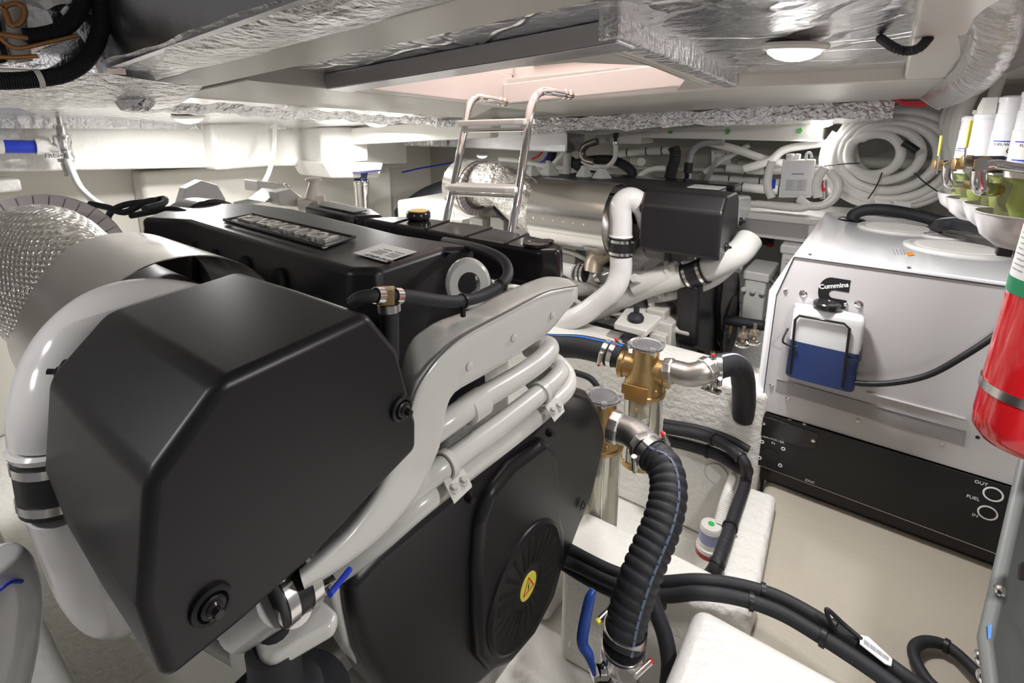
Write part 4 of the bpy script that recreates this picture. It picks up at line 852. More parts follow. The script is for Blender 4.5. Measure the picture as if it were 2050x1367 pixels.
# hull valve with blue lever
vv = thing('hull_valve', 'steel hull valve with a blue lever under the ribbed hose', 'valve'); b = MB(); c = PD(1244, 1330, 1.01)
b.lathe([(.040, .04), (.042, .03), (.042, .01), (.036, .0), (.036, -.06), (.05, -.07)], c, Z1, 30); b.build('valve_body', chrome, vv)
b = MB(); p = PD(1196, 1345, 1.0); b.cyl(c + V((0, 0, -.02)), p, .014); b.hexnut(p, p - c, .014, .012); b.build('valve_stem', chrome, vv)
b = MB(); pts = [PD(*q) for q in ((1190, 1350, .985), (1178, 1310, .98), (1166, 1288, .98), (1170, 1250, .98), (1180, 1200, .985), (1188, 1180, .99))]
b.tube(pts, [.004, .010, .011, .011, .010, .006], 10, 5); lv = b.build('valve_lever', mat('lever_blue', (.015, .055, .28), .3), vv, label='blue coated lever')
wc = hose('short black cable bundle behind the ribbed hose foot', [PD(1300, 1170, 1.12), PD(1310, 1215, 1.1), PD(1330, 1270, 1.08), PD(1340, 1330, 1.06), PD(1335, 1390, 1.04)], .017, nm='cable_bundle', cat='cable')

# ================================================================ LADDER
Ld = thing('boarding_ladder', 'chrome ladder with two white treads leaning against the hatch', 'ladder')
LA = lambda u, v, y: PY(u, v, y)
def rail(x, us):
    top_z, bx = None, None
    return pipe(Ld, 'rail', us, .0125, chrome, n=20)
def onrail(u, v, x): return PX(u, v, x)
XL, XR = -1.155, -.885
railL = [onrail(1000, 202, XL + .03), onrail(972, 196, XL + .015), onrail(955, 194, XL), onrail(943, 204, XL), onrail(936, 225, XL), onrail(925, 285, XL), onrail(908, 370, XL), onrail(893, 442, XL)]
railR = [onrail(1131, 188, XR + .03), onrail(1103, 183, XR + .015), onrail(1083, 184, XR), onrail(1070, 197, XR), onrail(1061, 225, XR), onrail(1053, 285, XR), onrail(1038, 385, XR), onrail(1024, 465, XR)]
for us, x in ((railL, XL), (railR, XR)):
    d = (us[-1] - us[-3]); d = d / abs(d.z); us.append(us[-1] + d * .55)
    rl = rail(x, us)
    b = MB(); d0 = (us[0] - us[1]).normalized(); b.lathe([(.010, -.01), (.016, -.004), (.016, .006), (.012, .01), (.016, .016), (.014, .03), (.004, .034)], us[0], d0, 20); b.build('end_knob', mat('knob_rose', (.80, .66, .60), .1, 1), rl)
for (ul, vl), (ur, vr) in (((926, 253), (1056, 250)), ((903, 379), (1038, 385))):
    A_, B_ = PX(ul, vl, XL), PX(ur, vr, XR); d = (B_ - A_).normalized(); f_ = V((0, -1, 0)); c = (A_ + B_) / 2
    b = MB(); hw = (B_ - A_).length / 2 + .006
    out = [(-hw, .03), (-hw - .004, .0), (-hw, -.045), (-hw * .8, -.062), (0, -.067), (hw * .8, -.062), (hw, -.045), (hw - .01, .0), (hw - .01, .03)]
    b.prism([c + d * x + V((0, y + .02, 0)) for x, y in out], (0, 0, .019)); tr_ = b.build('tread', pvc, Ld, bev=.006, label='white plastic tread')
    b = MB(); b.cyl(A_ + V((0, 0, -.014)), B_ + V((0, 0, -.014)), .007); b.build('tread_bar', chrome, tr_)
# stanchion
Sn = thing('stanchion', 'short chrome post under the white pad on the aft bulkhead', 'post')
b = MB(); c = V((-2.64, 2.02, 0)); c = PX(722, 360, -2.66); b.cyl(c, c + V((0, 0, -.75)), .046, n=28); b.build('post', chrome, Sn)
b = MB(); b.lathe([(.05, 0), (.052, .02), (.05, .03)], c + V((0, 0, -.03)), Z1, 26); b.build('collar', chrome, Sn)
b = MB(); b.lathe([(.03, -.015), (.05, .04), (.052, .055)], c, Z1, 12); b.mm(c + V((-.09, -.09, .052)), c + V((.09, .09, .062)))
b.build('adjuster_head', mat('head_navy', (.03, .03, .09), .4), Sn)

# ================================================================ LAMPS
def lampf(label, c, r, n_=None, tilt=None):
    t = thing('ceiling_lamp', label, 'lamp', 'round deckhead lamps'); c = V(c); b = MB(); ax = (-.061, .046, -1)
    b.lathe([(r * 1.0, -.002), (r * 1.06, .004), (r * 1.0, .012), (r * .86, .014)], c, ax, 36); b.build('lamp_rim', trimw, t)
    b = MB(); b.lathe([(r * .88, .008), (r * .80, .020), (r * .55, .030), (r * .25, .035), (0, .036)], c, ax, 32, False); b.build('lamp_lens', glow, t)
    return t
lampf('round lamp glowing on the foil panel right of the hatch', PC(1592, 88, .226), .062)
lampf('round lamp nearest the chrome tap on the aft bulkhead', T(-2.39, .99, .205), .062)
lampf('round lamp above the chrome stanchion', PC(755, 240, .203), .07)
lampf('small round lamp seen through the ladder', PX(965, 308, -2.7), .05)
lampf('round lamp hanging under the foil duct above the white trays', PY(1645, 240, 2.95), .06)
# ================================================================ FUEL FILTERS AND THEIR VALVES
def ffilter(label, uc, d, rb, rc_, rg, vr, vg, vm, vt_, head=False, lab_=True):
    """uc: picture column of the axis, d: depth, rows: rim, glass top, canister bottom, canister top"""
    t = thing('fuel_filter', label, 'filter', 'fuel filters on the forward wall'); o = PD(uc, vr, d); 
    zz = lambda v: PD(uc, v, d).z
    zr, zg, zm, zt = zz(vr), zz(vg), zz(vm), zz(vt_); O = (o.x, o.y, 0)
    b = MB(); b.lathe([(rb * .12, zr - rb * .95), (rb * .45, zr - rb * .88), (rb * .80, zr - rb * .6), (rb * .96, zr - rb * .2), (rb, zr), (rb * 1.04, zr + .002), (rb * .97, zr + .003), (rb * .92, zr - rb * .2), (rb * .7, zr - rb * .55), (0, zr - rb * .8)], O, Z1, 40, False); b.build('heat_bowl', mat('bowl_silver', (.62, .61, .61), .3, .35), t)
    b = MB(); b.lathe([(rg * .85, zr - .02), (rg, zr - .005), (rg, zg)], O, Z1, 32); b.build('sight_bowl', fuelg, t, label='clear green tinted bowl')
    b = MB(); b.lathe([(rg * .3, zr - .01), (rg * .5, zr + .02), (rg * .42, zg - .015), (rg * .8, zg)], O, Z1, 20); b.build('bowl_core', mat('core_green', (.55, .62, .32), .3), t)
    b = MB(); b.lathe([(rc_ * 1.02, zg), (rc_ * 1.04, zg + .012), (rc_ * .9, zg + .014)], O, Z1, 32); b.build('bowl_collar', pvc, t)
    h = zt - zm
    b = MB(); b.lathe([(rc_, zm), (rc_, zm + h * .5), (rc_ * .97, zm + h * .51), (rc_ * .97, zm + h * .8), (rc_ * .93, zm + h * .81), (rc_ * .93, zm + h), (rc_ * .98, zm + h), (rc_ * .98, zm + h + .01), (rc_ * .8, zm + h + .014)], O, Z1, 36); cn = b.build('canister', genw, t)
    if head:
        b = MB(); b.lathe([(rc_ * .9, zt + .01), (rc_ * .85, zt + .03), (rc_ * .7, zt + .05), (0, zt + .052)], O, Z1, 8); b.box(V((o.x, o.y, zt + .016)), (rc_ * 2.1, .01, .01)); b.build('t_handle_lid', pvcd, t, label='grey lid with bar handle')
    # wrap label on the side that faces the room
    if lab_:
        ax = atan2(-o.y, -o.x); za, zb_l = zm + h * .04, zm + h * .34
        def lp_(s, tt, k=1.01): a = ax + .95 - 1.9 * s; return V((o.x + cos(a) * rc_ * k, o.y + sin(a) * rc_ * k, za + (zb_l - za) * tt))
        b = MB(); b.sheet(lambda s, tt: lp_(s, tt), 14, 1, .0004); lb_ = b.build('wrap_label', paper, cn)
        b = MB()
        for t0, t1 in ((0, .07), (.93, 1)): b.sheet(lambda s, tt: lp_(s, t0 + (t1 - t0) * tt, 1.018), 14, 1, .0004)
        b.build('label_border', bluep, cn)
        n = lp_(.5, .5) - V(O) - V((0, 0, (za + zb_l) / 2)); xd = V((-n.y, n.x, 0)) * 1
        tm = text_mb('FUEL/WATER SEP', lp_(.5, .78, 1.05), xd, Z1, .0085, .0002); rr = rc_ * 1.022
        c0_ = lp_(.5, .78, 1.0); c0_ = V((o.x, o.y, 0)); n0 = V((cos(ax), sin(ax), 0)); x0 = V((-sin(ax), cos(ax), 0))
        tm.v = [V((o.x, o.y, p.z)) + n0 * cos((p - c0_).dot(x0) / rr) * rr + x0 * sin((p - c0_).dot(x0) / rr) * rr for p in tm.v]
        tm.build('label_print', inkk, cn)
        b = MB(); q = V(O) + n0 * rc_ * 1.02 + V((0, 0, za + (zb_l - za) * .42)); b.lathe([(.004, 0), (.006, 0), (.006, .0006), (.004, .0006)], q, n0, 20, False)
        for k in range(3): q2 = q + x0 * .016 + V((0, 0, .004 - k * .004)); b.box(q2 - n0 * .0006, (.001, .012, .0009), Matrix((n0, x0, V(Z1))).transposed())
        b.build('label_mark', inkk, cn)
    return t, o, zg, zm
fa = ffilter('nearest and rightmost of the fuel filters above the generator', 2052, 1.06, .079, .045, .049, 430, 354, 325, 196)
fb = ffilter('fuel filter with a blue bordered label, second from the right', 1998, 1.17, .060, .036, .030, 412, 348, 318, 206)
fc = ffilter('fuel filter with a grey bar handled lid, second from the left', 1953, 1.29, .057, .036, .031, 400, 345, 318, 238, head=True, lab_=False)
fd = ffilter('smallest and leftmost of the fuel filters beside the hose coil', 1922, 1.40, .047, .028, .020, 389, 345, 322, 243)
vb = thing('valve_manifold', 'dark fuel valve blocks with brass nuts and two yellow levers in front of the filters', 'valve')
for (u0, u1, v0, v1, d) in ((1946, 2012, 312, 346, 1.10), (1889, 1915, 321, 343, 1.24)):
    A_, B_ = PD(u0, v0, d), PD(u1, v1, d); b = MB(); b.prism([PD(u0, v0, d), PD(u1, v0, d), PD(u1, v1, d), PD(u0, v1, d)], (PD(1500, 300, 1) * 0 + ray(1950, 320) * .05)); b.build('valve_block', mat('block_navy', (.02, .025, .05), .4), vb, bev=.002)
for u, v, d, r in ((1970, 330, 1.09, .019), (1902, 333, 1.23, .015)):
    n_ = -ray(u, v).normalized(); b = MB(); b.hexnut(PD(u, v, d), n_, r, .010); b.build('hex_nut', brass, vb, bev=.001)
    b = MB(); b.lathe([(r * .7, .009), (r * .7, .014), (r * .4, .014)], PD(u, v, d), n_, 20); b.build('nut_collar', clampm, vb)
b = MB(); b.tube([PD(1978, 332, 1.06), PD(1998, 330, 1.05), PD(2030, 334, 1.03), PD(2075, 340, 1.0)], .0105, 18, 6); b.build('steel_pipe', clampm, vb)
for u, v, d in ((1938, 322, 1.14), (1921, 328, 1.16), (1880, 330, 1.26)):
    b = MB(); b.lathe([(.010, -.012), (.013, -.010), (.013, .008), (.008, .012)], PD(u, v, d), (1, .2, 0), 12); b.build('brass_fitting', brass, vb)
for (u0, v0, u1, v1, d, w) in ((1934, 296, 1944, 242, 1.12, .0065), (1879, 312, 1885, 272, 1.24, .0048)):
    b = MB(); b.tube([PD(u0 - 3, v0 + 36, d), PD(u0, v0, d)], .0022, 8, 1); ls = b.build('lever_stem', clampm, vb)
    b = MB(); b.tube([PD(u0, v0, d), PD((u0 + u1) / 2, (v0 + v1) / 2, d), PD(u1, v1, d)], [w * .5, w * .6, w * .65], 10, 3); b.build('lever_grip', yellowp, ls, label='yellow lever sleeve')
for u, v, d, s_ in ((1960, 365, 1.08, 1), (1897, 355, 1.23, .75)):
    b = MB(); b.tube([PD(u, v - 22, d), PD(u, v, d), PD(u + 6, v + 12, d), PD(u + 26, v + 14, d)], [.014 * s_, .015 * s_, .016 * s_, .013 * s_], 14, 5); eb = b.build('elbow_fitting', clampm, vb, label='bright elbow fitting')
    b = MB(); p = PD(u + 30, v + 15, d); b.lathe([(.012 * s_, -.01), (.014 * s_, -.008), (.014 * s_, .016), (.011 * s_, .02)], p, (1, .2, 0), 8); b.build('brass_end', brass, eb)
fm = tag(MB().box(PD(2012, 492, 1.25), (.028, .028, .05)).build('bracket_post', rubd, bev=.004), 'dark bracket post under the nearest fuel filter', 'bracket')

# ================================================================ HOSE COILS
YC = 3.0
def coil(label, cen, turns, r, y0, m=pvc, name='hose_coil', grp=None, tail=None, rnd=1):
    t = thing(name, label, 'hose', grp); rn = random.Random(rnd); P = []
    N = 20
    for i, (R0, R1, ex, ey, asp) in enumerate(turns):
        for k in range(N):
            f = k / N; R = R0 + (R1 - R0) * f; a = 2 * pi * f + 2.6
            P.append(V((cen.x + ex + cos(a) * R, y0 - .012 * i + .008 * sin(3 * a + i), cen.z + ey + sin(a) * R * asp)))
    if tail: P += tail
    b = MB(); b.tube(P, r, 14, 3); b.build('coil_tube', m, t, ang=80); return t
cc_ = PY(1782, 316, YC)
c1_ = coil('big coil of white hose tied up beside the fuel filters', cc_, [(.262, .258, .0, -.005, .86), (.245, .235, .012, .006, .86), (.222, .205, .004, .0, .86), (.185, .165, -.006, .01, .88), (.140, .120, -.02, .02, .9), (.105, .09, -.06, .02, .95)], .0200, YC,
      tail=None)
c2_ = coil('second white hose coil hanging behind the big tied coil', PY(1812, 290, 3.12), [(.262, .255, .0, -.01, .95), (.225, .215, .01, .01, .95), (.19, .18, -.01, .0, .95)], .0195, 3.10, rnd=3)
for pts in (((1766, 345), (1755, 372), (1738, 398)), ((1830, 346), (1852, 366), (1878, 384)), ((1625, 335), (1690, 328), (1722, 327)), ((1815, 350), (1812, 352), (1809, 353))):
    if pts[0][0] == 1815: continue
    b = MB(); b.tube([PY(u, v, YC - .10) for u, v in pts], .0028, 6, 4); b.build('zip_tie', rubd, c1_)
hp_ = hose('black connector end of the white coil', [PY(1808, 285, 2.86), PY(1820, 292, 2.86), PY(1836, 303, 2.86)], .016, nm='hose_connector', cat='hose', m=rubd)
rc_ = coil('small coil of red hose tucked under the clear vinyl sheet', PY(1835, 190, 2.7), [(.075, .072, 0, 0, .55), (.068, .066, .004, -.006, .55), (.078, .076, .004, .006, .55), (.07, .07, -.004, .01, .55)], .0055, 2.7, m=mat('hose_red', (.62, .04, .05), .35))
for i, (l_, pts, r_, yy) in enumerate((
    ('white pipe rising right of the big coil to the deck head, nearest the coil', ((1925, 400), (1928, 330), (1915, 280), (1930, 215), (1960, 150)), .028, 2.7),
    ('white pipe rising beside the fuel filters behind its neighbour', ((1905, 400), (1905, 330), (1902, 260), (1925, 190), (1975, 110)), .026, 2.85),
    ('outermost white pipe leaning up to the deck head behind the vinyl sheet', ((1895, 260), (1900, 225), (1945, 150), (2010, 60)), .024, 2.9),
    ('pale pipe high in the dark corner above the fuel filters', ((1975, 240), (1990, 190), (2012, 130), (2030, 90)), .018, 2.6))):
    hose(l_, [PY(u, v, yy) for u, v in pts], r_, nm='white_pipe', m=pvc if i < 3 else pvcd, cat='pipe')
# ================================================================ PIPES ALONG THE HULL SIDE
def hpipe(l_, pts, r, y, m=pvc, ties=0, nm='white_pipe', grp='pipes along the hull side', **k):
    h = hose(l_, [PY(u, v, y) if len(q) == 2 else PY(u, v, q[2]) for q in pts for u, v in [q[:2]]], r, nm=nm, m=m, cat='pipe', **k)
    P = cr([PY(q[0], q[1], q[2] if len(q) > 2 else y) for q in pts], 12)
    for i in range(ties):
        j = int((i + .7) / (ties + .4) * (len(P) - 2)); b = MB(); d = P[j + 1] - P[j]; clamp_band(b, P[j], d, r, .006, .003); b.build('tie_band', rubd, h)
    return h
hpipe('upper horizontal white pipe on the hull side behind the grey hose', ((1235, 308), (1300, 303), (1350, 301)), .024, 3.35, ties=3)
hpipe('white stub pipe pointing at the room beside the black hose', ((1268, 322, 3.4), (1284, 324, 3.15)), .026, 3.3)
hpipe('second horizontal white pipe meeting the sloping hose at the control box', ((1455, 336), (1520, 341), (1560, 340), (1720, 333)), .026, 3.3, ties=3)
hpipe('third horizontal white pipe just above the far engine', ((1420, 357), (1500, 362), (1560, 366)), .024, 3.35, ties=2)
hpipe('lowest horizontal white pipe right of the far engine', ((1410, 366), (1500, 376), (1560, 380), (1700, 384)), .026, 3.25, ties=2)
hpipe('long pale pipe low on the hull behind the coil', ((1600, 372), (1700, 378), (1900, 372)), .028, 3.42, m=pvcd, ties=2)
hpipe('pale pipe along the hull under the coil', ((1480, 330), (1600, 322), (1900, 330)), .03, 3.46, m=pvcd, ties=1)
hpipe('grey pipe along the hull beneath the white trays', ((1180, 330), (1300, 336), (1400, 339), (1560, 345)), .012, 3.4, m=pvcd, ties=1)
hpipe('white hose sloping down left from the tray to the control box', ((1420, 285), (1470, 298), (1530, 318), (1580, 330)), .022, 3.15)
hpipe('white hose sweeping up right from the hull to the coil', ((1490, 338), (1540, 322), (1570, 300), (1620, 290), (1660, 286)), .021, 3.1)
hpipe('thin white pipe slanting up past the steel strut', ((1410, 345), (1440, 325), (1470, 308), (1500, 290)), .014, 3.3)
hpipe('white pipe bending down behind the far engine cover', ((1272, 362), (1290, 345), (1310, 338), (1330, 337)), .016, 2.9)
hpipe('white curved drain hose under the small black fitting', ((1166, 322), (1180, 330), (1212, 334), (1230, 318), (1233, 290)), .014, 2.85)
hpipe('white curved hose behind the far engine cover', ((1170, 335), (1200, 340), (1225, 350), (1240, 360)), .012, 2.9)
hpipe('vertical white pipe beside the black hose behind the ladder', ((1137, 275), (1136, 310), (1135, 350)), .026, 2.9, m=pvcd)
hpipe('slanting white pipe left of the vertical one behind the ladder', ((1133, 300), (1115, 320), (1095, 340)), .014, 2.9)
hpipe('white pipe run above the exhaust elbow behind the ladder', ((1000, 318), (1040, 322), (1080, 330), (1130, 335)), .016, 2.95)
hpipe('corrugated black hose hanging over the far engine', ((1348, 294), (1352, 310), (1345, 340), (1338, 365)), .030, 2.95, m=rub, rings=14, amp=.05, nm='rubber_hose')
hpipe('black hose arching behind the far engine cover', ((1150, 328), (1190, 320), (1230, 322), (1262, 340), (1266, 362)), .028, 2.9, m=rub, rings=20, amp=.04, nm='rubber_hose')
hpipe('fat black hose slanting behind the white vertical pipe', ((1140, 320), (1160, 335), (1190, 350)), .03, 2.95, m=rub, nm='rubber_hose')
hpipe('dark hose dropping from the foil duct behind the ladder', ((1113, 270), (1108, 300), (1098, 330)), .030, 3.1, m=rub, nm='rubber_hose')
hpipe('glossy dark bronze elbow hose under the tray', ((1196, 283), (1175, 290), (1165, 305), (1172, 320), (1190, 326)), .022, 2.85, m=mat('elbow_dark', (.25, .22, .19), .2, .8), nm='pipe_elbow')
gh2 = hpipe('grey braided hose curving down to a blue tipped fitting', ((1450, 284), (1410, 287), (1388, 300), (1379, 325)), .017, 3.0, m=mat('hose_grey', (.35, .35, .35), .4), rings=16, amp=.04, nm='braided_hose')
b = MB(); b.cyl(PY(1379, 326, 3.0), PY(1377, 346, 3.0), .024); b.build('hose_sleeve', rubd, gh2)
b = MB(); b.cyl(PY(1377, 346, 3.0), PY(1376, 358, 3.0), .022); b.build('metal_neck', chrome, gh2)
b = MB(); b.cyl(PY(1376, 357, 3.0), PY(1375, 368, 3.0), .023); b.build('blue_tip', bluep, gh2, label='blue fitting tip')
nz = thing('drain_fitting', 'small black fitting with a steel neck under the white tray', 'pipe fitting')
b = MB(); b.lathe([(.010, .0), (.012, .02), (.017, .022), (.017, .05), (.012, .052), (.014, .07), (.008, .08)], PY(1232, 283, 2.85), Z1, 16); b.build('fitting_body', rubd, nz)
b = MB(); b.lathe([(.015, 0), (.017, .01), (.015, .02)], PY(1232, 290, 2.85), Z1, 16); b.build('steel_neck', clampm, nz)
st_ = tag(MB().prism([PY(*q, 3.05) for q in ((1432, 314), (1441, 314), (1415, 370), (1405, 370))], (0, .01, 0)).build('strut', steeld, bev=.001), 'dark steel strut slanting up from the far engine', 'strut')
wp_ = thing('wall_plate', 'white square mounting plate with four screws above the steel strut', 'plate'); b = MB(); b.prism([PY(*q, 3.35) for q in ((1424, 300), (1462, 300), (1462, 330), (1424, 330))], (0, .02, 0)); b.build('plate', pvc, wp_, bev=.004)
for u, v in ((1432, 307), (1452, 308), (1453, 320), (1446, 313)):
    b = MB(); b.lathe([(.006, 0), (.005, .004)], PY(u, v, 3.348), (0, -1, 0), 10); b.build('screw', inkg, wp_)
# blue and red cables at the aft end
hose('red cable rising behind the ladder', [PY(1066, 318, 3.0), PY(1078, 312, 3.0), PY(1088, 300, 3.0)], .008, nm='cable', m=redk, cat='cable', n=10)
hose('blue cable curving down beside the red one behind the ladder', [PY(1090, 298, 3.0), PY(1098, 305, 3.0), PY(1088, 322, 3.0), PY(1075, 328, 3.0)], .007, nm='cable', m=bluep, cat='cable', n=10)
hose('long red and blue cable sagging along the aft hull', [PX(805, 345, -3.2), PX(840, 337, -3.2), PX(880, 330, -3.2), PX(930, 322, -3.2)], .007, nm='cable', m=bluep, cat='cable', n=8)
# big exhaust hose with lettering
eh = thing('exhaust_hose', 'fat black exhaust hose with white lettering behind the near engine', 'hose')
ep = [PX(812, 440, -2.75), PX(838, 416, -2.75), PX(868, 397, -2.75), PX(905, 384, -2.75), PX(925, 380, -2.75)]
b = MB(); b.tube(ep, .105, 30, 8); b.build('hose_wall', rub, eh)
tm = text_mb('MARINE WET EXHAUST', PX(864, 402, -2.63), PX(884, 392, -2.63) - PX(842, 412, -2.63), (0, 0, 1), .036, .0005, bold=.0008); tm.build('hose_lettering', whitep, eh)
# ================================================================ CONTROL BOX, SHELF, BATTERY BOXES
cb = thing('control_box', 'white control box with a printed instruction panel on the shelf left of the coil', 'box')
c4 = [PY(*q, 2.86) for q in ((1567, 320), (1631, 320), (1624, 396), (1558, 396))]
b = MB(); b.prism(c4, (0, .06, 0)); b.build('box_body', pvc, cb, bev=.006)
b = MB(); i4 = [PY(*q, 2.855) for q in ((1572, 325), (1626, 325), (1619, 390), (1564, 390))]; b.prism(i4, (0, .006, 0)); pn = b.build('box_cover', genw, cb, bev=.002)
def c4p(s, t, d=.0012): return i4[3].lerp(i4[2], s).lerp(i4[0].lerp(i4[1], s), t) - V((0, d, 0))
b = MB(); b.hexa([c4p(.1, .12, 0), c4p(.9, .12, 0), c4p(.9, .48, 0), c4p(.1, .48, 0)] + [c4p(.1, .12), c4p(.9, .12), c4p(.9, .48), c4p(.1, .48)]); b.build('print_panel', mat('print_pale', (.62, .62, .63), .5), pn)
b = MB()
for i in range(7):
    for j in range(2): b.hexa([c4p(.14 + .4 * j, .15 + i * .046, d) for d in (.0012,) for _ in (0,)][:0] + [c4p(s_, t_, d) for d in (.0010, .0016) for s_, t_ in ((.14 + .4 * j, .15 + i * .046), (.46 + .36 * j - .1 * (i % 2), .15 + i * .046), (.46 + .36 * j - .1 * (i % 2), .168 + i * .046), (.14 + .4 * j, .168 + i * .046))])
b.build('print_lines', inkg, pn)
b = MB()
for i in range(10): s_ = .30 + i * .045; b.hexa([c4p(x, y, d) for d in (0, .0012) for x, y in ((s_, .63), (s_ + .03, .63), (s_ + .03, .66), (s_, .66))])
b.build('title_print', inkk, pn)
b = MB(); b.cyl(PY(1582, 318, 2.89), PY(1582, 308, 2.89), .018); b.mm(PY(1590, 318, 2.89), PY(1604, 308, 2.93)); b.build('box_gland', pvc, cb, bev=.003)
b = MB(); b.tube([PY(1614, 320, 2.88), PY(1615, 308, 2.88), PY(1622, 306, 2.88), PY(1626, 316, 2.88)], .006, 8, 5); b.build('box_loop', pvc, cb)
b = MB(); b.mm(PY(1542, 378, 2.85), PY(1554, 358, 2.87)); b.build('blue_clip', bluep, cb, bev=.002, label='blue clip')
hose('white hose standing left of the control box', [PY(1546, 322, 2.84), PY(1539, 345, 2.84), PY(1537, 375, 2.84), PY(1545, 396, 2.84)], .019, nm='white_hose', m=pvc)
hose('white hose looping under and right of the control box', [PY(1600, 398, 2.80), PY(1620, 412, 2.78), PY(1650, 410, 2.78), PY(1672, 392, 2.79), PY(1678, 365, 2.80), PY(1662, 343, 2.82)], .020, nm='white_hose', m=pvc)
hose('short white hose right beside the control box', [PY(1652, 335, 2.80), PY(1640, 352, 2.80), PY(1634, 372, 2.80), PY(1638, 395, 2.80)], .020, nm='white_hose', m=pvc)
hose('white hose end lying along the shelf edge', [PY(1500, 408, 2.80), PY(1530, 410, 2.79), PY(1560, 414, 2.78), PY(1600, 417, 2.77), PY(1620, 412, 2.77)], .018, nm='white_hose', m=pvc)
rv = thing('red_valve', 'small red levered valve behind the hoses beside the control box', 'valve'); b = MB(); b.cyl(PY(1648, 360, 2.9), PY(1650, 398, 2.9), .016); b.build('valve_body', clampm, rv)
b = MB(); b.tube([PY(1645, 362, 2.87), PY(1642, 372, 2.86), PY(1652, 382, 2.86)], .008, 8, 4); b.build('valve_lever', redk, rv, label='red lever')
sh = thing('shelf', 'white shelf behind the generator carrying the control box', 'shelf')
b = MB(); b.mm((-.60, 2.82, -.50), (.35, 3.3, -.465)); b.build('shelf_top', gel, sh, bev=.008)
b = MB(); b.mm((-.58, 2.83, -.57), (-.26, 2.85, -.50)); b.build('shelf_channel', mat('channel_grey', (.45, .43, .42), .35, .3), sh)
b = MB(); b.mm((-.60, 2.81, -.585), (-.25, 2.86, -.57)); b.build('shelf_lip', gel, sh, bev=.004)
b = MB(); b.mm((-.27, 2.82, -1.2), (-.20, 2.9, -.50)); b.build('shelf_leg', gel, sh, bev=.006)
tp = thing('terminal_strip', 'white terminal blocks below the big hose coil', 'box')
for u0, u1 in ((1752, 1783), (1790, 1824)):
    b = MB(); b.prism([PY(*q, 2.84) for q in ((u0, 403), (u1, 405), (u1, 418), (u0, 416))], (0, .04, 0)); b.build('terminal_block', pvc, tp, bev=.003)
def bbox(label, q0, q1, vt_, vb_, y, deep):
    t = thing('battery_box', label, 'box', 'white battery boxes'); A_, B_ = PY(q0, vt_, y), PY(q1, vt_, y); zb_ = max(-1.235, PY(q0, vb_, y).z)
    b = MB(); b.mm((A_.x + .01, y, zb_), (B_.x - .01, y + deep, A_.z - .03)); b.build('box_body', pvc, t, bev=.012)
    b = MB(); b.mm((A_.x, y - .01, A_.z - .045), (B_.x, y + deep + .01, A_.z)); b.build('box_lid', pvc, t, bev=.01)
    return t, (A_, B_)
t1, (A_, B_) = bbox('white battery box on the floor between far engine guard and generator', 1488, 1542, 540, 640, 2.62, .25)
for i in range(3):
    b = MB(); c = V((B_.x - .02 - .04 * i, 2.605, A_.z - .09)); b.lathe([(.012, 0), (.012, .012), (.006, .014)], c, (0, -1, 0), 16); b.build('box_knob', pvc, t1)
b = MB(); b.tube([V((B_.x - .01, 2.64, A_.z - .03)), V((B_.x + .03, 2.66, A_.z - .08)), V((B_.x + .02, 2.7, A_.z - .2)), V((B_.x - .0, 2.72, A_.z - .28))], .010, 8, 5); b.build('box_strap', clampm, t1)
t2, (A2, B2) = bbox('white battery box with a ribbed side half behind the generator', 1563, 1604, 488, 620, 2.75, .25)
b = MB()
for i in range(9): b.mm((A2.x + .03, 2.744, A2.z - .07 - i * .018), (B2.x - .03, 2.752, A2.z - .075 - i * .018))
b.build('box_rib', pvcd, t2)
hose('black cable drooping across the recess under the shelf', [PY(1535, 447, 3.0), PY(1560, 453, 2.98), PY(1600, 455, 2.95)], .022, nm='cable', cat='cable')
hose('black cable slanting down to the red terminals', [PY(1590, 455, 3.0), PY(1560, 470, 3.05), PY(1525, 487, 3.1)], .010, nm='cable', cat='cable')
for i, (l_, u) in enumerate((('dark fuse holder with red ends, left one under the shelf', 1488), ('dark fuse holder with red ends, right one under the shelf', 1530))):
    t = thing('fuse_holder', l_, 'fuse holder', 'fuse holders under the shelf'); b = MB(); c = PY(u, 481, 3.1); b.box(c, (.10, .02, .05)); b.build('holder', mat('fuse_smoke', (.10, .08, .08), .2), t, bev=.004)
    b = MB(); b.box(c + V((.03, -.012, -.02)), (.03, .01, .02)); b.build('fuse_end', redk, t)
hose('black hose on the floor behind the far belt guard', [PY(1450, 640, 2.3), PY(1490, 646, 2.3), PY(1530, 652, 2.3)], .022)
for i, (u, v) in enumerate(((1486, 675), (1508, 670))):
    t = thing('terminal_stud', ('left', 'right')[i] + ' bronze stud cluster in front of the far belt guard', 'fitting', 'bronze studs'); b = MB(); c = PY(u, v + 15, 1.9)
    b.lathe([(.018, 0), (.018, .008), (.008, .01), (.008, .03), (.02, .032), (.016, .045), (.006, .05), (.006, .07)], c, Z1, 10); b.build('stud', mat('stud_bronze', (.25, .21, .16), .35, .8), t)
    b = MB(); b.ring(c + V((0, -.01, .004)), (0, 0, 1), .022, .004, 20, 8); b.build('stud_washer', clampm, t)
# hoses over the generator
hose('black hose arching over the generator top from its left grommet', [PZ(1706, 440, -.40), PY(1712, 428, 2.50), PY(1735, 420, 2.5), PY(1780, 421, 2.5), PY(1840, 432, 2.5), PY(1895, 446, 2.48), PY(1960, 452, 2.46)], .023)
h9 = hose('black hose with blue and white print lying on the right of the generator top', [PZ(1866, 462, -.43), PZ(1874, 455, -.40), PY(1890, 449, 2.30), PY(1920, 447, 2.25), PY(1960, 455, 2.15), PY(2010, 470, 2.05)], .022, stripe=(.5, .8, 0, .004, mat('stripe_white_blue', (.45, .50, .62), .5)))
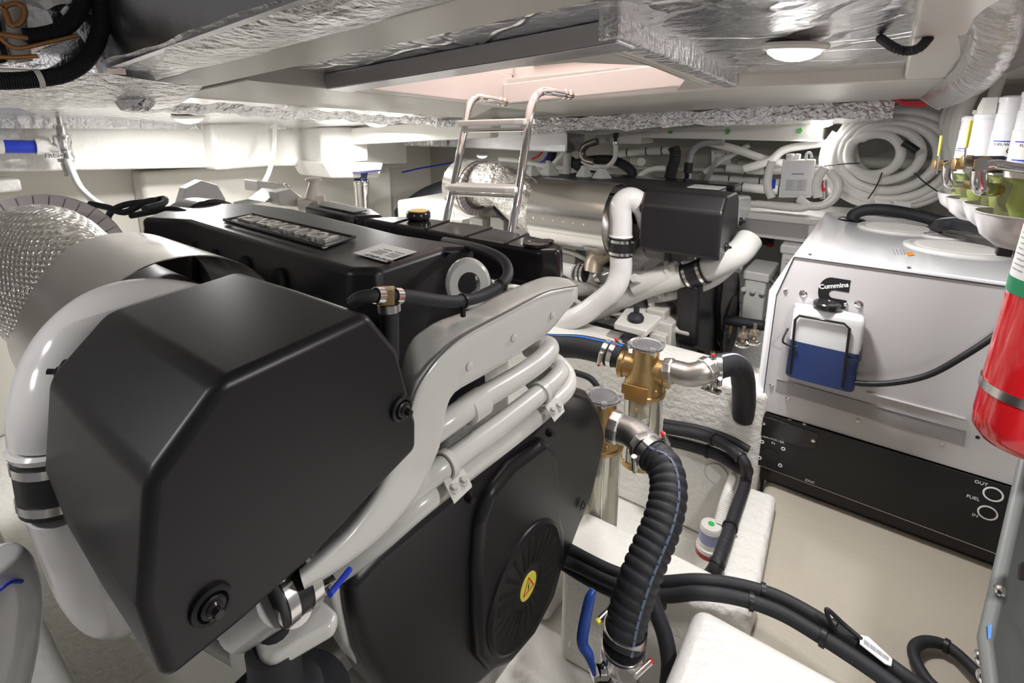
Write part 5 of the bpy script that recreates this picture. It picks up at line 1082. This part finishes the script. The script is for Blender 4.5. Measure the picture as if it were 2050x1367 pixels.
# ================================================================ CABLES AND SMALL HARDWARE, LOWER RIGHT
def cable(label, pts, r, ties=(), nm='cable', **k):
    h = hose(label, pts, r, nm=nm, cat='cable', **k); P = cr(pts, 10)
    for f in ties:
        j = int(f * (len(P) - 2)); d = P[j + 1] - P[j]; b = MB(); clamp_band(b, P[j], d, r + .001, .009, .003); b.build('cable_tie', rubd, h)
    return h
z_ = lambda u, v, z: PZ(u, v, z)
cable('thick upper black cable crossing in front of the white box', [z_(1120, 1085, -1.08), z_(1150, 1105, -1.08), z_(1230, 1145, -1.07), z_(1310, 1165, -1.06), z_(1400, 1162, -1.02), z_(1480, 1172, -1.02), z_(1560, 1196, -1.02), z_(1650, 1245, -1.02), z_(1750, 1310, -1.02), z_(1860, 1390, -1.02)], .0145, (.63, .82))
cable('thick lower black cable running beside the upper one over the white box', [z_(1115, 1115, -1.09), z_(1160, 1135, -1.09), z_(1240, 1170, -1.08), z_(1320, 1192, -1.06), z_(1400, 1187, -1.015), z_(1480, 1198, -1.015), z_(1560, 1226, -1.015), z_(1640, 1272, -1.015), z_(1730, 1330, -1.015), z_(1800, 1380, -1.015)], .0145, (.6, .8))
cable('thin black cable under the two thick ones', [z_(1115, 1125, -1.13), z_(1180, 1165, -1.13), z_(1260, 1200, -1.12), z_(1330, 1210, -1.08)], .011)
tg = thing('cable_tag', 'white printed tag tied to the thick cables', 'tag'); q_ = [z_(1722, 1272, -1.0), z_(1738, 1276, -1.0), z_(1786, 1320, -1.0), z_(1784, 1334, -1.0), z_(1772, 1330, -1.0), z_(1721, 1290, -1.0)]
b = MB(); b.prism(q_, (0, 0, .002)); b.build('tag_card', paper, tg); b = MB()
for i in range(4):
    a = q_[5].lerp(q_[3], .12 + i * .2); c = q_[0].lerp(q_[2], .12 + i * .2); e_ = (q_[2] - q_[0]).normalized(); p = a.lerp(c, .3); b.hexa([p, p + e_ * .010, a.lerp(c, .8) + e_ * .010, a.lerp(c, .8)] + [x + V((0, 0, .0005)) for x in (p, p + e_ * .010, a.lerp(c, .8) + e_ * .010, a.lerp(c, .8))])
b.v = [p + V((0, 0, .0022)) for p in b.v]; b.build('tag_print', inkg, tg)
cable('thin black wire loop sticking up from the thick cables', [z_(1672, 1262, -1.01), z_(1660, 1240, -.99), z_(1655, 1222, -.97), z_(1662, 1224, -.97), z_(1690, 1250, -.99), z_(1725, 1280, -1.0)], .0045)
cable('black cable looping on the beige platform in the lower right corner', [z_(1905, 1400, -1.22), z_(1860, 1365, -1.22), z_(1832, 1320, -1.22), z_(1832, 1294, -1.22), z_(1858, 1284, -1.22), z_(1900, 1296, -1.22), z_(1950, 1340, -1.21), z_(1975, 1375, -1.21)], .0125, (.72,))
cable('black ribbed conduit running along the pit edge from the girder', [PY(1330, 858, 1.72), PY(1390, 868, 1.72), PY(1440, 885, 1.70), PY(1470, 905, 1.68), PY(1492, 928, 1.66), z_(1492, 965, -1.17), z_(1470, 1030, -1.17), z_(1450, 1090, -1.17), z_(1432, 1135, -1.18), z_(1420, 1152, -1.26)], .0175, (.2, .4, .72, .88), rings=50, amp=.02)
cable('second black conduit below the ribbed one against the girder', [PY(1330, 880, 1.73), PY(1390, 895, 1.73), PY(1440, 912, 1.72), PY(1478, 935, 1.70), PY(1500, 945, 1.68)], .020, (.4,))
cable('upper black conduit hugging the girder face', [PY(1330, 845, 1.755), PY(1400, 858, 1.755), PY(1460, 878, 1.755), PY(1500, 900, 1.75)], .013)
cable('black cable arch behind the near bronze strainer', [PY(1150, 745, 1.62), PY(1185, 760, 1.62), PY(1210, 800, 1.62), PY(1240, 850, 1.60), PY(1255, 880, 1.6)], .012)
bp2 = thing('bilge_pump', 'white cylindrical bilge pump with a red base in the pit', 'pump'); c = z_(1418, 1105, -1.40); 
b = MB(); b.lathe([(.040, .015), (.040, .03), (.034, .032), (.034, .10), (.030, .108), (.012, .11)], c, Z1, 30); pb_ = b.build('pump_body', pvc, bp2)
b = MB(); b.lathe([(.038, -.0), (.041, .0), (.041, .016)], c, Z1, 28); b.build('pump_base', mat('pump_red', (.35, .02, .02), .4), bp2, label='red strainer base')
b = MB(); b.lathe([(.0345, .05), (.0345, .09)], c, Z1, 30, False); b.build('pump_print', mat('print_lavender', (.35, .38, .62), .5), pb_)
b = MB(); b.lathe([(.010, 0), (.010, .002), (0, .002)], c + V((0, 0, .11)), Z1, 18); b.build('green_dot', mat('dot_green', (.05, .55, .12), .5), pb_)
hose('clear ribbed hose rising from the bilge pump under the conduit', [z_(1440, 1052, -1.30), z_(1450, 1010, -1.26), z_(1462, 975, -1.22), z_(1472, 950, -1.2)], .017, nm='ribbed_hose', m=pvc, rings=26, amp=.05)
# cabinet edge lower right
cab = thing('equipment_cabinet', 'dark grey cabinet side with a rubber edge in the lower right corner', 'cabinet')
ca = [PZ(2052, 930, -.72), PZ(1962, 1400, -.95)]
b = MB(); P0 = PD(2062, 925, .80); P1 = PD(2020, 1100, .76); P2 = PD(1985, 1260, .72); P3 = PD(1960, 1420, .68)
cx0 = .46; face = [PX(2052, 930, .43), PX(1990, 1180, .385), PX(1968, 1290, .36), PX(1972, 1420, .33), PX(2300, 1420, .5), PX(2300, 900, .6)]
face = [PD(2052, 925, .95), PD(1998, 1165, .85), PD(1972, 1280, .80), PD(1990, 1430, .74), PD(2250, 1430, .74), PD(2250, 900, .95)]
b.prism(face, ray(2000, 1200) * .25); b.build('side_panel', darkg, cab, bev=.004)
b = MB(); b.tube([face[0], face[1], face[2], face[3]], .010, 10, 0); b.build('edge_seal', mat('seal_grey', (.16, .17, .165), .5), cab)
b = MB(); b.prism([PD(2040, 1125, .79), PD(2080, 1120, .79), PD(2080, 1170, .77), PD(2036, 1160, .775)], ray(2040, 1140) * -.01); b.build('latch_pad', plastg, cab, bev=.003)
b = MB(); b.prism([PD(1978, 1252, .80), PD(1986, 1250, .80), PD(1984, 1275, .79), PD(1978, 1280, .79)], ray(1980, 1260) * .01); b.build('blue_tape', mat('tape_blue', (.08, .25, .75), .6), cab, label='scrap of blue tape')
for u, v in ((1999, 1183), (1981, 1237), (1957, 1317), (1963, 1355)):
    b = MB(); c = PD(u + 6, v, .83); b.lathe([(.010, 0), (.010, .005), (.006, .008)], c, (-1, -.3, .2), 12); b.build('panel_screw', clampm, cab)
# small hull fitting in front of the ribbed hose
hf = tag(MB().lathe([(.016, 0), (.018, .006), (.012, .016), (.004, .018)], PX(1145, 1283, -.55), (1, -.2, 0), 16).build('drain_plug', gel), 'small white drain plug on the slope below the belt guard', 'plug')
# ================================================================ UPPER LEFT: HOSES, COPPER, TAP
W = -1.17
def conduit(l_, pts, r, rings): return hose(l_, [PX(u, v, W + (0 if len(q) < 3 else q[2])) for q in pts for u, v in [q[:2]]], r, nm='corrugated_hose', rings=rings, amp=.07)
conduit('short corrugated black hose curving up in the top left corner', ((50, 73), (85, 70), (125, 58), (155, 28), (172, -20)), .0125, 50)
ch = conduit('long corrugated black hose bending round the top left corner to the left edge', ((-40, 162), (20, 162), (75, 158), (130, 148), (170, 122), (195, 80), (203, 35), (196, -30)), .0135, 90)
b = MB(); clamp_band(b, PX(77, 158, W), PX(90, 156, W) - PX(70, 158, W), .0145, .008); b.build('white_clip', whitep, ch)
for l_, pts, r in (('looped copper tube in the top left corner', ((-20, 12), (5, 15), (15, 35), (20, 48), (32, 50), (46, 38), (49, 20), (38, 8), (20, 8), (5, 16)), .0045),
                   ('long thin copper tube slanting below the short corrugated hose', ((0, 75), (20, 92), (45, 96), (90, 86), (155, 71)), .0036),
                   ('straight copper tube entering the short corrugated hose', ((-20, 67), (15, 70), (55, 76)), .0042),
                   ('lowest copper tube at the left edge', ((-20, 113), (30, 115), (75, 112)), .0036)):
    hose(l_, [PX(u, v, W + .01) for u, v in pts], r, nm='copper_tube', m=copper, n=10, cat='tube')
ac = thing('air_conditioner', 'dark compressor unit with pale pipes cut by the top left corner', 'machine')
b = MB(); b.mm(PX(-60, 10, W - .02), PX(16, 130, W - .04)); b.build('compressor', plastg, ac, bev=.01)
b = MB(); b.tube([PX(28, -20, W - .02), PX(34, 60, W - .02), PX(44, 120, W - .03)], .014, 16, 5); b.build('pale_pipe', pvcd, ac)
b = MB(); b.mm(PX(-60, 132, W), PX(62, 143, W - .03)); b.build('mounting_rail', mat('rail_pink', (.75, .68, .67), .4), ac, bev=.002)
b = MB(); b.mm(PX(-60, -40, W - .05), PX(64, 60, W - .055)); b.build('back_plate', paper, ac)
tap = thing('water_tap', 'chrome tap with a white hose and a small label on the aft bulkhead', 'tap')
b = MB(); o = PX(130, 300, -2.80); b.lathe([(.030, -.05), (.032, -.03), (.026, -.02), (.028, .02), (.034, .03), (.034, .06), (.018, .065), (.016, .10), (.01, .105), (.01, .14)], o, Z1, 18); b.build('tap_body', clampm, tap)
b = MB(); b.lathe([(.02, 0), (.042, .008), (.042, .02), (.02, .026)], o + V((0, 0, .14)), Z1, 16); b.build('tap_handle', clampm, tap)
b = MB(); b.cyl(o, PX(85, 293, -2.83), .022); b.cyl(PX(100, 293, -2.83), PX(78, 293, -2.83), .034, n=8); b.build('tap_inlet', pvc, tap)
b = MB(); b.lathe([(.02, 0), (.024, -.01), (.016, -.05), (.018, -.06)], o + V((0, 0, -.05)), Z1, 14); b.build('tap_nozzle', steel, tap)
b = MB(); b.prism([PX(*q, -2.77) for q in ((98, 306), (123, 306), (123, 317), (98, 317))], (-.004, 0, 0)); tl = b.build('tap_label', paper, tap, label='white label')
text_mb('FRESH', PX(110, 311.5, -2.765), (0, 1, 0), Z1, .024, .0005).build('label_print', inkk, tap)
bh_ = thing('blue_pipe', 'blue banded white pipe at the left edge of the aft bulkhead', 'pipe'); b = MB(); b.cyl(PX(5, 293, -2.80), PX(72, 294, -2.80), .026); b.build('pipe_sleeve', bluep, bh_)
b = MB(); b.cyl(PX(-60, 293, -2.80), PX(6, 293, -2.80), .03); b.build('pipe_end', pvc, bh_); b = MB(); b.cyl(PX(70, 294, -2.80), PX(80, 294, -2.80), .034); b.build('pipe_end', pvc, bh_)
hose('white flexible tube dropping from the tap to the near engine', [PX(136, 322, -2.78), PX(143, 340, -2.72), PX(160, 375, -2.6), (PX(185, 400, -2.45)), PX(215, 420, -2.2)], .013, nm='water_hose', m=pvc)
hose('thin white tube hanging down the aft bulkhead beside the bright pad', [PX(548, 232, -2.72), PX(550, 270, -2.72), PX(547, 310, -2.70), PX(538, 345, -2.65), PX(525, 372, -2.5)], .012, nm='water_hose', m=pvc)
hose('short spiral black cable sagging under the foil ceiling beside the clear sheet', [PC(1762, 76, .225), PC(1790, 95, .19), PC(1815, 102, .18), PC(1840, 96, .18), PC(1860, 75, .20)], .0075, nm='spiral_cable', rings=30, amp=.14, cat='cable')
wl = thing('cream_tank', 'white rounded tank end with a blue stripe at the lower left edge', 'tank')
b = MB(); b.tube([PX(-24, 1108, -.70), PX(-20, 1128, -.70), PX(-14, 1165, -.70), PX(-8, 1240, -.70), PX(-25, 1340, -.70), PX(-50, 1440, -.70)], [.004, .026, .033, .037, .039, .04, .04], 26, 6); b.build('tank_shell', pipew, wl)
b = MB(); b.tube([PX(-20, 1192, -.664), PX(0, 1180, -.662), PX(22, 1165, -.664), PX(44, 1164, -.672)], .002, 8, 5); b.build('blue_stripe', bluep, wl)
# ================================================================ CLEAR VINYL SHEET, UPPER RIGHT
def vin(s, t):
    top = PC(1905, 0, .21).lerp(PC(2150, -90, .21), s); bot = PD(1842, 196, 2.0).lerp(PD(1878, 219, 1.8), min(1, s * 5)) if s < .2 else PD(1878, 219, 1.8).lerp(PD(2150, 70, .95), (s - .2) / .8)
    p = top.lerp(bot, t); return p + V((0, 0, .018 * sin(9 * s + 3 * t) * sin(pi * t))) + V((.04, -.02, -.02)) * sin(pi * t) + V((.012, 0, 0)) * sin(14 * s + 5 * t) * sin(pi * t)
vs_ = thing('vinyl_sheet', 'clear glossy vinyl sheet hanging across the upper right corner', 'sheet')
b = MB(); b.sheet(vin, 40, 24, .0015); b.build('sheet_film', vinyl, vs_, ang=80)
b = MB(); b.tube([vin(i / 24, 1) for i in range(25)], .004, 8, 0); b.build('sheet_hem', mat('hem_white', (.75, .74, .71), .3), vs_)
# ---------------------------------------------------------------- origins at each thing's base
dupset = {c for _, c, _, _ in DUPS}
def kids(o): return [q for q in COL.objects if q.parent == o]
bases = {}
for o in [q for q in COL.objects if q.parent is None and q.type in ('EMPTY', 'MESH') and q not in dupset]:
    ms = [q for q in [o] + kids(o) + [g for k in kids(o) for g in kids(k)] if q.type == 'MESH']
    vs = [v.co for q in ms for v in q.data.vertices]
    lo = V([min(v[i] for v in vs) for i in range(3)]); hi = V([max(v[i] for v in vs) for i in range(3)])
    base = V(((lo.x + hi.x) / 2, (lo.y + hi.y) / 2, lo.z))
    for me in {q.data for q in ms}: me.transform(Matrix.Translation(-base))
    o.location = base + V((0, 0, H)); bases[o.name] = base
for r, c, off, rz in DUPS: c.location = bases[r.name] + off + V((0, 0, H)); c.rotation_euler = (0, 0, rz)
